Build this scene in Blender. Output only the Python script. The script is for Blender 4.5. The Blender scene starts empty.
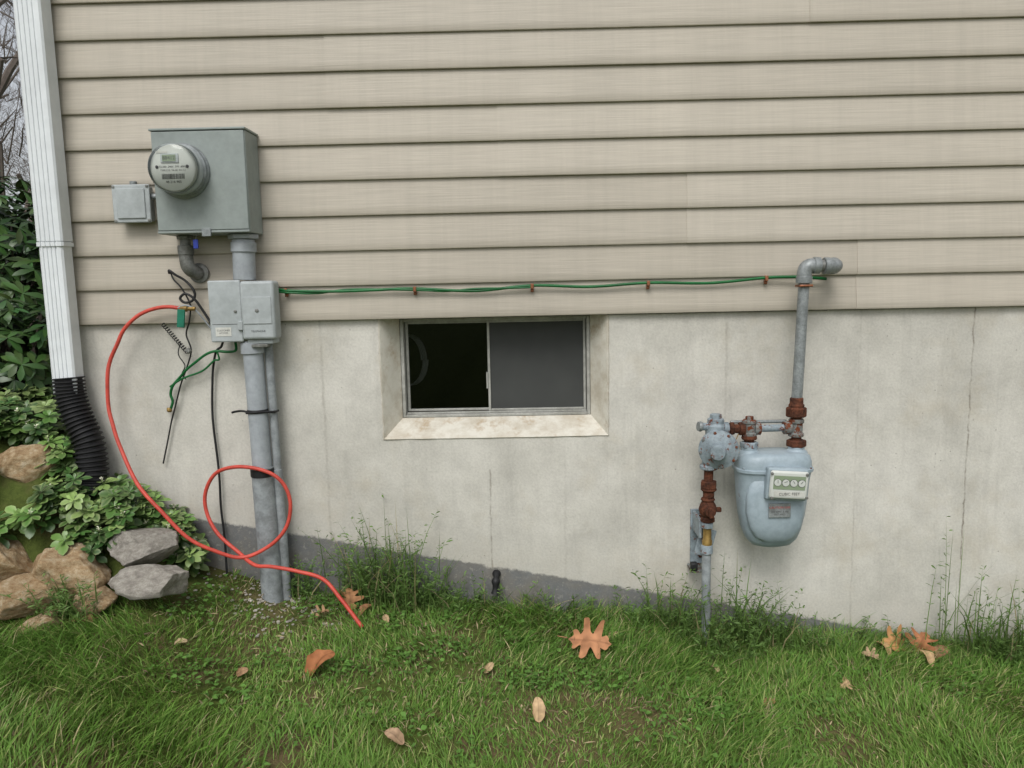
import bpy, bmesh, math, random
import numpy as np
from mathutils import Vector, Matrix, noise as mnoise
random.seed(7); rng=np.random.default_rng(11)
S=bpy.context.scene
S.view_settings.view_transform='Standard'; S.view_settings.look='None'; S.view_settings.exposure=0; S.view_settings.gamma=1
COL=bpy.context.collection
rad=math.radians

# ------------------------------------------------------------------ materials
def lin(r,g,b):
    f=lambda c:(c/255/12.92 if c/255<=0.04045 else ((c/255+0.055)/1.055)**2.4)
    return (f(r),f(g),f(b),1)
class NT:
    def __init__(s,name):
        s.m=bpy.data.materials.new(name); s.m.use_nodes=True; s.t=s.m.node_tree
        s.b=s.t.nodes['Principled BSDF']; s.tc=None
    def n(s,typ,**kw):
        nd=s.t.nodes.new(typ)
        for k,v in kw.items(): setattr(nd,k,v)
        return nd
    def l(s,a,b): s.t.links.new(a,b)
    def obj(s):
        if not s.tc: s.tc=s.n('ShaderNodeTexCoord')
        return s.tc.outputs['Object']
    def noise(s,scale,detail=4,rough=.55,vec=None,mapscale=None,dist=0,loc=None):
        v=vec or s.obj()
        if mapscale or loc:
            mp=s.n('ShaderNodeMapping'); 
            if mapscale: mp.inputs['Scale'].default_value=mapscale
            if loc: mp.inputs['Location'].default_value=loc
            s.l(v,mp.inputs['Vector']); v=mp.outputs[0]
        nz=s.n('ShaderNodeTexNoise'); nz.inputs['Scale'].default_value=scale; nz.inputs['Detail'].default_value=min(detail,4)
        nz.inputs['Roughness'].default_value=rough; nz.inputs['Distortion'].default_value=dist
        s.l(v,nz.inputs['Vector']); return nz.outputs['Fac']
    def ramp(s,fac,stops):
        r=s.n('ShaderNodeValToRGB'); e=r.color_ramp.elements
        while len(e)<len(stops): e.new(0.5)
        for i,(p,c) in enumerate(stops):
            e[i].position=p; e[i].color=c if not isinstance(c,(int,float)) else (c,c,c,1)
        s.l(fac,r.inputs[0]); return r.outputs[0]
    def mix(s,fac,a,b,mode='MIX'):
        m=s.n('ShaderNodeMix',data_type='RGBA',blend_type=mode)
        for sock,v in ((m.inputs[0],fac),(m.inputs[6],a),(m.inputs[7],b)):
            if isinstance(v,bpy.types.NodeSocket): s.l(v,sock)
            else: sock.default_value=v
        return m.outputs[2]
    def math(s,op,a,b=None,c=None,clamp=False):
        m=s.n('ShaderNodeMath',operation=op,use_clamp=clamp)
        for i,v in enumerate((a,b,c)):
            if v is None: continue
            if isinstance(v,bpy.types.NodeSocket): s.l(v,m.inputs[i])
            else: m.inputs[i].default_value=v
        return m.outputs[0]
    def xyz(s):
        x=s.n('ShaderNodeSeparateXYZ'); s.l(s.obj(),x.inputs[0]); return x.outputs
    def bump(s,h,strength=.3,dist=.002):
        b=s.n('ShaderNodeBump'); b.inputs['Strength'].default_value=strength; b.inputs['Distance'].default_value=dist
        s.l(h,b.inputs['Height']); s.l(b.outputs[0],s.b.inputs['Normal']); return b.outputs[0]

def paint(name,col,col2=None,rough=.5,metal=0,ns=9,lo=.4,hi=.65,bump=.15,bs=180,rust=None,rustcol=lin(120,62,35),dirt=.25,spec=.4):
    t=NT(name); col2=col2 or tuple(c*.75 for c in col[:3])+(1,)
    c=t.mix(t.ramp(t.noise(ns,4,.65),[(lo,0.0),(hi,1.0)]),col,col2)
    c=t.mix(1.0,c,t.ramp(t.noise(ns*5,3,.7,loc=(3,1,2)),[(.35,1-dirt),(.6,1.0)]),'MULTIPLY')
    if rust is not None:
        rm=t.ramp(t.noise(ns*3,4,.75,loc=(7,7,7)),[(rust,0.0),(rust+.06,1.0)])
        rc=t.mix(t.noise(90,2),rustcol,tuple(x*.45 for x in rustcol[:3])+(1,))
        c=t.mix(rm,c,rc)
    t.l(c,t.b.inputs['Base Color']); t.b.inputs['Roughness'].default_value=rough; t.b.inputs['Metallic'].default_value=metal
    t.b.inputs['Specular IOR Level'].default_value=spec
    if bump>0.02: t.bump(t.noise(bs,2),bump,.001)
    return t.m

M={}
M['box']=paint('meter_box_paint',lin(148,156,153),lin(136,144,141),rough=.5,ns=5,bump=.06,dirt=.10)
M['util']=paint('utility_box_plastic',lin(174,180,181),lin(160,166,166),rough=.5,ns=7,bump=.05,dirt=.12)
M['pvc']=paint('grey_pvc',lin(166,172,177),lin(152,157,161),rough=.5,ns=6,bump=.06,dirt=.16)
M['pvcold']=paint('weathered_pvc',lin(156,162,165),lin(132,136,137),rough=.6,ns=8,bump=.1,dirt=.3)
M['galv']=paint('galvanised_steel',lin(154,159,160),lin(126,131,131),rough=.48,metal=.3,ns=22,bump=.12,dirt=.25)
M['galvdark']=paint('aged_conduit_steel',lin(140,141,138),lin(106,106,99),rough=.55,metal=.3,ns=20,bump=.15,dirt=.3)
M['blue']=paint('gas_meter_paint',lin(158,172,180),lin(146,161,169),rough=.42,ns=7,bump=.05,dirt=.14,rust=.69)
M['bluerust']=paint('chipped_blue_paint',lin(148,160,167),lin(128,140,146),rough=.55,ns=12,bump=.2,dirt=.3,rust=.575)
M['rust']=paint('rusty_iron',lin(108,66,48),lin(68,45,36),rough=.9,ns=30,bump=.6,bs=260,dirt=.5,spec=.2)
M['rustgrey']=paint('part_rusted_iron',lin(132,136,134),lin(102,100,94),rough=.75,ns=16,bump=.4,rust=.49,dirt=.3,spec=.25)
M['brass']=paint('brass',lin(170,140,80),lin(130,105,60),rough=.45,metal=.5,ns=20)
M['copper']=paint('copper_strap',lin(166,108,78),lin(130,84,60),rough=.45,metal=.5,ns=20)
M['white']=paint('white_aluminium',lin(224,228,230),lin(214,218,220),rough=.4,ns=4,bump=.03,dirt=.06)
M['alu']=paint('window_aluminium',lin(176,176,170),lin(150,150,143),rough=.5,metal=.1,ns=14,bump=.08,dirt=.2)
M['plate']=paint('dial_plate',lin(205,208,202),lin(195,198,192),rough=.4,ns=5,bump=0.01,dirt=.04)
M['dark']=paint('black_rubber',lin(36,36,38),lin(24,24,25),rough=.55,ns=20,bump=.1)
M['cable']=paint('black_cable_jacket',lin(38,38,40),lin(28,28,28),rough=.5,ns=20,bump=.0)
M['lcd']=paint('lcd_glass',lin(142,156,130),lin(130,145,120),rough=.25,ns=5,bump=0,dirt=.03)
M['green']=paint('green_wire_jacket',lin(18,106,52),lin(12,86,40),rough=.4,ns=14,bump=.0,dirt=.15)
M['hose']=paint('red_hose_rubber',lin(206,82,68),lin(188,68,56),rough=.5,ns=10,bump=.0,dirt=.2)
M['label']=paint('paper_label',lin(205,205,198),lin(190,190,182),rough=.6,ns=20,bump=0,dirt=.1)
M['tubing']=paint('plastic_tubing',lin(170,170,166),rough=.6,ns=20,bump=0,dirt=.1)
M['bluetag']=paint('blue_seal',lin(50,70,170),rough=.4,bump=0)
M['redtag']=paint('red_tag',lin(190,70,60),rough=.5,bump=0)
M['greentag']=paint('green_tag',lin(30,120,95),rough=.5,bump=0)
M['yellow']=paint('yellow_tag',lin(205,160,60),rough=.5,bump=0)
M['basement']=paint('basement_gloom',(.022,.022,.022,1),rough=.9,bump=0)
M['roof']=paint('roof_shingles',(.07,.068,.066,1),(.04,.04,.04,1),rough=.95,ns=20,bump=.6)
M['inkgrey']=paint('printed_ink',lin(60,60,62),rough=.5,bump=0)

def mat_siding():
    t=NT('vinyl_siding')
    at=t.n('ShaderNodeAttribute'); at.attribute_name='tone'
    base=t.mix(at.outputs['Fac'],lin(184,176,162),lin(193,185,171))
    g=t.noise(1.0,4,.6,mapscale=(5,5,190))
    c=t.mix(1.0,base,t.ramp(g,[(.3,.88),(.7,1.03)]),'MULTIPLY')
    c=t.mix(1.0,c,t.ramp(t.noise(1.3,3,.6),[(.3,.93),(.7,1.03)]),'MULTIPLY')
    c=t.mix(1.0,c,t.ramp(t.noise(1.0,4,.7,mapscale=(26,2,1.5)),[(.3,.93),(.6,1.0)]),'MULTIPLY')
    t.l(c,t.b.inputs['Base Color']); t.b.inputs['Roughness'].default_value=.5; t.b.inputs['Specular IOR Level'].default_value=.35
    t.bump(g,.6,.0012)
    return t.m
M['siding']=mat_siding()

def mat_concrete():
    t=NT('poured_concrete'); X,Y,Z=t.xyz()
    big=t.noise(1.7,4,.6); mid=t.noise(8,4,.7,loc=(4,0,2)); fine=t.noise(120,3,.7)
    c=t.ramp(big,[(.3,lin(186,183,174)),(.5,lin(202,199,190)),(.7,lin(213,210,202))])
    c=t.mix(1.0,c,t.ramp(mid,[(.3,.85),(.6,1.02)]),'MULTIPLY')
    streak=t.noise(1.0,4,.7,mapscale=(13,3,1.1))
    c=t.mix(1.0,c,t.ramp(streak,[(.28,.88),(.48,1.0)]),'MULTIPLY')
    c=t.mix(1.0,c,t.ramp(fine,[(.3,.88),(.6,1.02)]),'MULTIPLY')
    v=t.n('ShaderNodeTexVoronoi'); v.inputs['Scale'].default_value=26; t.l(t.obj(),v.inputs['Vector'])
    holes=t.math('MULTIPLY',t.ramp(v.outputs['Distance'],[(.04,1.0),(.08,0.0)]),t.ramp(mid,[(.48,0.0),(.54,1.0)]))
    c=t.mix(t.math('MULTIPLY',holes,.6),c,lin(110,105,95))
    c=t.mix(t.ramp(t.noise(3.1,4,.7,loc=(1,5,8)),[(.52,0.0),(.8,.5)]),c,lin(172,160,136))
    xw=t.math('ADD',X,t.math('MULTIPLY',t.math('SUBTRACT',t.noise(14,4,.7),.5),.022))
    brk=t.ramp(t.noise(1,3,.8,mapscale=(3,1,14)),[(.4,.2),(.6,1.0)])
    def seam(x0,w,amt,zmax=None,zmin=None):
        nonlocal c
        k=t.math('SUBTRACT',1.0,t.math('DIVIDE',t.math('ABSOLUTE',t.math('SUBTRACT',xw,x0)),w),clamp=True)
        if zmax is not None: k=t.math('MULTIPLY',k,t.math('LESS_THAN',Z,zmax))
        if zmin is not None: k=t.math('MULTIPLY',k,t.math('GREATER_THAN',Z,zmin))
        c=t.mix(t.math('MULTIPLY',t.math('MULTIPLY',k,brk),amt,clamp=True),c,lin(122,115,104))
    seam(1.583,.0045,1.0); seam(1.19,.005,.3); seam(.722,.007,.35,zmin=.3); seam(-.706,.007,.4,zmin=.1); seam(-.12,.0045,.75,zmax=.42); seam(2.5,.005,.7); seam(.15,.006,.2,zmax=.5)
    n2=t.math('MULTIPLY',t.math('SUBTRACT',t.noise(13,4,.75,loc=(2,2,2)),.5),.05)
    edge=t.math('ADD',t.math('MULTIPLY',X,-.187),.038)
    mask=t.math('MULTIPLY',t.math('SUBTRACT',t.math('ADD',edge,n2),Z),110.0,clamp=True)
    patch=t.noise(38,4,.8,loc=(5,0,1))
    mask=t.math('MULTIPLY',mask,t.ramp(patch,[(.30,.45),(.46,1.0)]))
    c=t.mix(mask,c,t.mix(patch,lin(58,60,62),lin(142,143,142)))
    sp=t.math('MULTIPLY',t.math('ADD',t.math('SUBTRACT',edge,Z),.16),4.0,clamp=True)
    sp=t.math('MULTIPLY',sp,t.ramp(mid,[(.4,0.0),(.75,.6)]))
    c=t.mix(sp,c,lin(136,126,108))
    t.l(c,t.b.inputs['Base Color']); t.b.inputs['Roughness'].default_value=.9; t.b.inputs['Specular IOR Level'].default_value=.2
    t.bump(t.math('ADD',t.math('MULTIPLY',fine,.4),mid),.5,.004)
    return t.m
M['concrete']=mat_concrete()

def mat_sill():
    t=NT('window_buck_concrete')
    c=t.mix(t.ramp(t.noise(14,4,.7),[(.4,0.0),(.65,1.0)]),lin(206,202,190),lin(184,176,160))
    c=t.mix(t.ramp(t.noise(9,4,.75,loc=(4,4,4)),[(.56,0.0),(.70,.7)]),c,lin(156,130,94))
    t.l(c,t.b.inputs['Base Color']); t.b.inputs['Roughness'].default_value=.85
    t.bump(t.noise(60,4,.7),.5,.003); return t.m
M['sill']=mat_sill()

def mat_ground():
    t=NT('soil_and_turf')
    a=t.noise(3.0,4,.65); f=t.noise(60,4,.75)
    soil=t.mix(f,lin(70,56,42),lin(134,114,88))
    turf=t.mix(f,lin(50,62,28),lin(96,110,52))
    X,Y,Z=t.xyz()
    far=t.math('MULTIPLY',t.math('SUBTRACT',t.math('ABSOLUTE',Y),4.0),.5,clamp=True)
    c=t.mix(t.math('MAXIMUM',t.ramp(a,[(.40,0.15),(.56,.95)]),far),soil,turf)
    t.l(c,t.b.inputs['Base Color']); t.b.inputs['Roughness'].default_value=.95; t.b.inputs['Specular IOR Level'].default_value=.1
    t.bump(f,.8,.012); return t.m
M['ground']=mat_ground()

def mat_leafy(name,rough=.5,trans=.25,spec=.3):
    t=NT(name); at=t.n('ShaderNodeAttribute'); at.attribute_name='Col'
    t.l(at.outputs['Color'],t.b.inputs['Base Color']); t.b.inputs['Roughness'].default_value=rough; t.b.inputs['Specular IOR Level'].default_value=spec
    if trans>0:
        tr=t.n('ShaderNodeBsdfTranslucent'); t.l(at.outputs['Color'],tr.inputs['Color'])
        mx=t.n('ShaderNodeMixShader'); mx.inputs[0].default_value=trans
        out=t.t.nodes['Material Output']; t.l(t.b.outputs[0],mx.inputs[1]); t.l(tr.outputs[0],mx.inputs[2]); t.l(mx.outputs[0],out.inputs[0])
    return t.m
M['grass']=mat_leafy('grass_blades',.5,.3,.25)
M['leaf']=mat_leafy('evergreen_leaves',.38,0,.45)
M['dry']=mat_leafy('dry_leaf',.7,0,.2)

def mat_glass(name,tint=(1,1,1,1),rough=.01,ior=1.5):
    t=NT(name); nt=t.t
    tr=t.n('ShaderNodeBsdfTransparent'); tr.inputs[0].default_value=tint
    gl=t.n('ShaderNodeBsdfGlossy'); gl.inputs['Roughness'].default_value=rough
    fr=t.n('ShaderNodeFresnel'); fr.inputs[0].default_value=ior
    mx=t.n('ShaderNodeMixShader'); t.l(fr.outputs[0],mx.inputs[0]); t.l(tr.outputs[0],mx.inputs[1]); t.l(gl.outputs[0],mx.inputs[2])
    t.l(mx.outputs[0],nt.nodes['Material Output'].inputs[0]); return t.m
M['glass']=mat_glass('window_glass',(.75,.77,.77,1),.01,1.4)
M['domeglass']=mat_glass('meter_cover_glass',(.97,.98,.97,1),.03,1.35)
def mat_screen():
    t=NT('insect_screen'); X,Y,Z=t.xyz()
    c=t.mix(t.ramp(t.noise(5,3,.6),[(.35,0.0),(.7,1.0)]),lin(60,62,61),lin(74,76,74))
    s=t.math('ADD',t.math('MULTIPLY',t.math('SINE',t.math('MULTIPLY',X,2600)),.25),t.math('MULTIPLY',t.math('SINE',t.math('MULTIPLY',Z,2600)),.25))
    c=t.mix(t.math('ADD',s,.5),c,lin(44,46,45))
    t.l(c,t.b.inputs['Base Color']); t.b.inputs['Roughness'].default_value=.7
    return t.m
M['screen']=mat_screen()
def mat_rock(name,a,b,c3):
    t=NT(name)
    c=t.ramp(t.noise(5,4,.7),[(.3,a),(.5,b),(.7,c3)])
    c=t.mix(1.0,c,t.ramp(t.noise(50,4,.8),[(.3,.65),(.65,1.1)]),'MULTIPLY')
    t.l(c,t.b.inputs['Base Color']); t.b.inputs['Roughness'].default_value=.9; t.b.inputs['Specular IOR Level'].default_value=.2
    t.bump(t.noise(24,4,.75),.8,.012); return t.m
M['rocktan']=mat_rock('sandstone',lin(150,118,84),lin(188,162,126),lin(212,196,168))
M['rockgrey']=mat_rock('fieldstone',lin(138,132,124),lin(170,164,154),lin(200,194,184))
def mat_bark():
    t=NT('tree_bark'); c=t.mix(t.noise(12,3,.7),lin(70,62,56),lin(120,110,102))
    t.l(c,t.b.inputs['Base Color']); t.b.inputs['Roughness'].default_value=.95; return t.m
M['bark']=mat_bark()

# ------------------------------------------------------------------ geometry helpers
def empty(name,loc=(0,0,0)):
    e=bpy.data.objects.new(name,None); e.location=loc; e.empty_display_size=.1; COL.objects.link(e); return e
def link(me,name,mat,parent=None,smooth=False,bevel=0,seg=2,ang=35,recenter=False):
    o=bpy.data.objects.new(name,me); COL.objects.link(o)
    if mat is not None: me.materials.append(mat)
    if smooth:
        me.shade_smooth(); me.set_sharp_from_angle(angle=rad(ang))
    if bevel:
        b=o.modifiers.new('bevel','BEVEL'); b.width=bevel; b.segments=seg; b.limit_method='ANGLE'; b.angle_limit=rad(40)
    if parent is not None:
        o.parent=parent; o.location=-Vector(parent.location)
    elif recenter:
        c=sum((v.co for v in me.vertices),Vector())/len(me.vertices); me.transform(Matrix.Translation(-c)); o.location=c
    return o
def mesh(name,V,Fc,mat,parent=None,**k):
    me=bpy.data.meshes.new(name); me.from_pydata([tuple(v) for v in V],[],Fc); me.update()
    bm=bmesh.new(); bm.from_mesh(me); bmesh.ops.recalc_face_normals(bm,faces=bm.faces); bm.to_mesh(me); bm.free()
    return link(me,name,mat,parent,**k)
def box(name,parent,mat,x0,x1,y0,y1,z0,z1,bevel=.003,seg=2,rot=None,**k):
    V=[(x,y,z) for x in (x0,x1) for y in (y0,y1) for z in (z0,z1)]
    if rot is not None:
        c=Vector(((x0+x1)/2,(y0+y1)/2,(z0+z1)/2)); V=[c+rot@(Vector(v)-c) for v in V]
    Fc=[(0,1,3,2),(4,6,7,5),(0,4,5,1),(2,3,7,6),(0,2,6,4),(1,5,7,3)]
    return mesh(name,V,Fc,mat,parent,bevel=bevel,seg=seg,smooth=bevel>0,**k)
def frame_of(d):
    d=Vector(d).normalized(); a=Vector((0,0,1)) if abs(d.z)<.9 else Vector((1,0,0))
    u=d.cross(a).normalized(); v=d.cross(u).normalized(); return u,v,d
def lathe(name,parent,mat,o,d,prof,seg=32,bevel=0,ang=35,ph=0):
    u,v,d=frame_of(d); o=Vector(o); V=[];Fc=[]
    for (r,h) in prof:
        for i in range(seg):
            a=2*math.pi*i/seg+ph; V.append(o+d*h+(u*math.cos(a)+v*math.sin(a))*r)
    n=len(prof)
    for j in range(n-1):
        for i in range(seg):
            i2=(i+1)%seg; Fc.append((j*seg+i,j*seg+i2,(j+1)*seg+i2,(j+1)*seg+i))
    Fc.append(tuple(range(seg))); Fc.append(tuple((n-1)*seg+i for i in range(seg)))
    return mesh(name,V,Fc,mat,parent,smooth=True,ang=ang,bevel=bevel)
def cyl(name,parent,mat,p0,p1,r,seg=28,bevel=.0015,r2=None):
    p0=Vector(p0);p1=Vector(p1); L=(p1-p0).length; r2=r2 or r
    b=min(bevel,r*.4)
    return lathe(name,parent,mat,p0,p1-p0,[(r-b,0),(r,b),(r2,L-b),(r2-b,L)],seg)
def hexnut(name,parent,mat,p0,p1,r,ph=0.3):
    p0=Vector(p0);p1=Vector(p1); L=(p1-p0).length
    return lathe(name,parent,mat,p0,p1-p0,[(r*.9,0),(r,L*.12),(r,L*.88),(r*.9,L)],6,bevel=.0015,ang=20,ph=ph)
def crom(pts,n=10):
    P=[Vector(p) for p in pts]; P=[P[0]*2-P[1]]+P+[P[-1]*2-P[-2]]; out=[]
    for i in range(1,len(P)-2):
        for k in range(n):
            t=k/n; a,b,c,d=P[i-1],P[i],P[i+1],P[i+2]
            out.append(.5*((2*b)+(c-a)*t+(2*a-5*b+4*c-d)*t*t+(3*b-a-3*c+d)*t**3))
    out.append(P[-2]); return out
def tube(name,parent,mat,pts,r,n=10,seg=10,smooth=True,**k):
    C=crom(pts,n) if n>1 else [Vector(p) for p in pts]
    rf=r if callable(r) else (lambda i,N:r)
    V=[];Fc=[]; T0=(C[1]-C[0]).normalized(); u,v,_=frame_of(T0); N=len(C)
    for i,p in enumerate(C):
        T=(C[min(i+1,N-1)]-C[max(i-1,0)]).normalized()
        q=T0.rotation_difference(T); u=(q@u); u=(u-T*u.dot(T)).normalized(); v=T.cross(u); T0=T
        for s in range(seg):
            a=2*math.pi*s/seg; V.append(p+(u*math.cos(a)+v*math.sin(a))*rf(i,N))
    for j in range(N-1):
        for i in range(seg):
            i2=(i+1)%seg; Fc.append((j*seg+i,j*seg+i2,(j+1)*seg+i2,(j+1)*seg+i))
    Fc.append(tuple(range(seg))); Fc.append(tuple((N-1)*seg+i for i in range(seg)))
    return mesh(name,V,Fc,mat,parent,smooth=smooth,ang=60,**k)
def loft(name,parent,mat,secs,cy,seg=48,**k):
    V=[];Fc=[]
    for (z,cx,hw,hd,e) in secs:
        for i in range(seg):
            a=2*math.pi*i/seg; c,s=math.cos(a),math.sin(a)
            V.append((cx+hw*math.copysign(abs(c)**(2/e),c),cy+hd*math.copysign(abs(s)**(2/e),s),z))
    n=len(secs)
    for j in range(n-1):
        for i in range(seg):
            i2=(i+1)%seg; Fc.append((j*seg+i,j*seg+i2,(j+1)*seg+i2,(j+1)*seg+i))
    Fc.append(tuple(range(seg))); Fc.append(tuple((n-1)*seg+i for i in range(seg)))
    return mesh(name,V,Fc,mat,parent,smooth=True,ang=50,**k)
def text(name,parent,mat,s,x,y,z,size,align='CENTER'):
    c=bpy.data.curves.new(name,'FONT'); c.body=s; c.size=size; c.align_x=align; c.align_y='CENTER'; c.materials.append(mat)
    o=bpy.data.objects.new(name,c); COL.objects.link(o); o.parent=parent; o.rotation_euler=(rad(90),0,0)
    o.location=Vector((x,y,z))-Vector(parent.location); return o

def hash2(i,j,s=0):
    h=(i*374761393+j*668265263+s*1274126177)&0xFFFFFFFF
    h=((h^(h>>13))*1274126177)&0xFFFFFFFF
    return ((h^(h>>16))&0xFFFF)/65535.
def vnoise(x,y,s=0):
    x=np.asarray(x,float);y=np.asarray(y,float)
    i=np.floor(x).astype(np.int64);j=np.floor(y).astype(np.int64);fx=x-i;fy=y-j
    fx=fx*fx*(3-2*fx);fy=fy*fy*(3-2*fy)
    a=hash2(i,j,s);b=hash2(i+1,j,s);c=hash2(i,j+1,s);d=hash2(i+1,j+1,s)
    return (a*(1-fx)+b*fx)*(1-fy)+(c*(1-fx)+d*fx)*fy
def fbm(x,y,s=0,o=3):
    t=0;a=.5;w=0
    for k in range(o): t=t+a*vnoise(x*2**k,y*2**k,s+k); w+=a; a*=.5
    return t/w
def sstep(a,b,x):
    t=np.clip((x-a)/(b-a),0,1); return t*t*(3-2*t)
def ground_z(x,y):
    x=np.asarray(x,float);y=np.asarray(y,float)
    zw=np.interp(x,[-6,-1.19,-.87,-.46,-.1,.64,1.23,1.83,3,10],[.12,.09,-.02,-.055,-.105,-.20,-.28,-.32,-.35,-.45])
    z=zw+.09*np.clip(y,-5,0)+.018*(fbm(x*3+50,y*3+50,3)-.5)+.03*(fbm(x*.9+9,y*.9+9,8)-.5)
    m=np.interp(x,[-12,-3,-1.85,-1.65,-1.53,-1.35,-1.22,-1.12],[.9,.66,.60,.50,.34,.27,.15,-1])
    fall=sstep(-.42,-.10,y)
    mz=z+(m-z)*fall
    return np.where(m>z,mz,z)
def leafbatch(name,Pp,D,Nn,L,W,C,mat,parent=None,tt=(0,.25,.55,.82,1),ww=(.12,.55,1,.7,.02),fold=.25,curl=.25,tipcol=None):
    D=D/np.linalg.norm(D,axis=1,keepdims=True); Sd=np.cross(D,Nn); Sd/=np.linalg.norm(Sd,axis=1,keepdims=True)+1e-9; Nn=np.cross(Sd,D)
    n=len(Pp); K=len(tt); V=np.zeros((n,K,3,3)); 
    for k in range(K):
        c=Pp+D*(L*tt[k])[:,None]-Nn*(L*curl*tt[k]**2)[:,None]
        w=(W*ww[k])[:,None]
        V[:,k,0]=c-Sd*w+Nn*w*fold; V[:,k,1]=c; V[:,k,2]=c+Sd*w+Nn*w*fold
    V=V.reshape(-1,3); base=(np.arange(n)*K*3)[:,None]; q=[]
    for k in range(K-1):
        for s in (0,1): q.append([k*3+s,k*3+s+1,(k+1)*3+s+1,(k+1)*3+s])
    q=np.array(q).reshape(1,-1); Fq=(base+q).reshape(-1)
    col=np.repeat(C[:,None,:],K*3,axis=1)
    if tipcol is not None:
        e=np.zeros((K,3)); e[:,0]=1;e[:,2]=1; e[-1]=1
        e=e.reshape(1,-1,1)*tipcol[1][:,None,None]
        col=col*(1-e)+np.array(tipcol[0])[None,None,:]*e
    return rawmesh(name,V,Fq,4,col.reshape(-1,3),mat,parent)
def rawmesh(name,V,loops,size,col,mat,parent=None,starts=None,smooth=True):
    me=bpy.data.meshes.new(name); me.vertices.add(len(V)); me.vertices.foreach_set('co',np.ascontiguousarray(V,dtype=np.float32).ravel())
    me.loops.add(len(loops)); me.loops.foreach_set('vertex_index',loops.astype(np.int32))
    if starts is None: starts=np.arange(0,len(loops),size)
    me.polygons.add(len(starts)); me.polygons.foreach_set('loop_start',starts.astype(np.int32))
    me.update(calc_edges=True); me.validate()
    if smooth: me.polygons.foreach_set('use_smooth',np.ones(len(me.polygons),bool))
    a=me.attributes.new('Col','FLOAT_COLOR','POINT'); a.data.foreach_set('color',np.concatenate([col,np.ones((len(V),1))],1).astype(np.float32).ravel())
    return link(me,name,mat,parent)

# ------------------------------------------------------------------ HOUSE
house=empty('house',(0,0,0))
XL,XR=-1.632,8.0
ox0,ox1,oz=-.494,.304,.540; ix0,ix1,iz=-.440,.252,.598; TY=.966; iy=.085
zb=-1.6
V=[];Fc=[]
def q(*p):
    b=len(V); V.extend(p); Fc.append(tuple(range(b,b+len(p))))
q((XL,0,zb),(ox0,0,zb),(ox0,0,TY),(XL,0,TY)); q((ox1,0,zb),(XR,0,zb),(XR,0,TY),(ox1,0,TY)); q((ox0,0,zb),(ox1,0,zb),(ox1,0,oz),(ox0,0,oz))
q((XL,.25,zb),(ix0,.25,zb),(ix0,.25,TY),(XL,.25,TY)); q((ix1,.25,zb),(XR,.25,zb),(XR,.25,TY),(ix1,.25,TY)); q((ix0,.25,zb),(ix1,.25,zb),(ix1,.25,iz),(ix0,.25,iz))
q((XL,0,TY),(ox0,0,TY),(ix0,iy,TY),(ix0,.25,TY),(XL,.25,TY)); q((ox1,0,TY),(XR,0,TY),(XR,.25,TY),(ix1,.25,TY),(ix1,iy,TY))
q((XL,0,zb),(XL,.25,zb),(XL,.25,TY),(XL,0,TY))
mesh('foundation',V,Fc,M['concrete'],house)
V=[];Fc=[]
def strip(A,B,n=40):
    b=len(V); A=[Vector(a) for a in A]; 
    for i in range(n+1):
        t=i/n; o=A[0].lerp(A[1],t); ii=Vector(B[0]).lerp(Vector(B[1]),t); w=.0022*(mnoise.noise(Vector((t*17,A[0].x*3,A[0].z*5)))+.6)
        out=(o-ii); out.y=0; out=out.normalized() if out.length>0 else out
        V.extend([o+out*(.006+w)+Vector((0,-.0005,0)),o+out*.003+Vector((0,-.003-w,0)),o+Vector((0,-.001,0))-out*.002,o.lerp(ii,.5)+Vector((0,w,0)),ii])
    for i in range(n):
        for j in range(4): Fc.append((b+i*5+j,b+i*5+j+1,b+(i+1)*5+j+1,b+(i+1)*5+j))
strip(((ox0,0,oz),(ox1,0,oz)),((ix0,iy,iz),(ix1,iy,iz))); strip(((ox0,0,oz),(ox0,0,TY)),((ix0,iy,iz),(ix0,iy,TY))); strip(((ox1,0,oz),(ox1,0,TY)),((ix1,iy,iz),(ix1,iy,TY)))
q((ix0,iy,iz),(ix1,iy,iz),(ix1,.25,iz),(ix0,.25,iz)); q((ix0,iy,iz),(ix0,.25,iz),(ix0,.25,TY),(ix0,iy,TY)); q((ix1,iy,iz),(ix1,.25,iz),(ix1,.25,TY),(ix1,iy,TY))
mesh('window_buck',V,Fc,M['sill'],house,smooth=True,ang=50)
box('foundation_side',house,M['concrete'],XL,XL+.25,.252,9,zb,TY,bevel=0)
box('foundation_back',house,M['concrete'],XL+.252,XR,8.75,9,zb,TY,bevel=0)
box('foundation_end',house,M['concrete'],XR-.25,XR-.002,.252,8.748,zb,TY,bevel=0)
V=[];Fc=[]
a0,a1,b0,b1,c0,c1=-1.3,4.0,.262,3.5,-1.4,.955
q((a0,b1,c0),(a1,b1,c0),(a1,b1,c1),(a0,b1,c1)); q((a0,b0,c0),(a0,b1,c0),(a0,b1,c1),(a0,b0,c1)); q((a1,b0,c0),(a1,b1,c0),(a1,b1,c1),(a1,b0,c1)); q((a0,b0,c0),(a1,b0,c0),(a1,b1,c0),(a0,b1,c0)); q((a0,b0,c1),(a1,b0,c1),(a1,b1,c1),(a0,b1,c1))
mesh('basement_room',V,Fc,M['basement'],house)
box('wall_front',house,M['siding'],XL+.01,XR,.006,.2,TY+.004,5.2,bevel=0)
box('wall_left',house,M['siding'],XL+.01,XL+.2,.203,8.99,TY+.004,5.2,bevel=0)
box('wall_back',house,M['siding'],XL+.203,XR,8.8,8.99,TY+.004,5.2,bevel=0)
box('wall_right',house,M['siding'],XR-.2,XR-.003,.203,8.797,TY+.004,5.2,bevel=0)
V=[];Fc=[]
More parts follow.
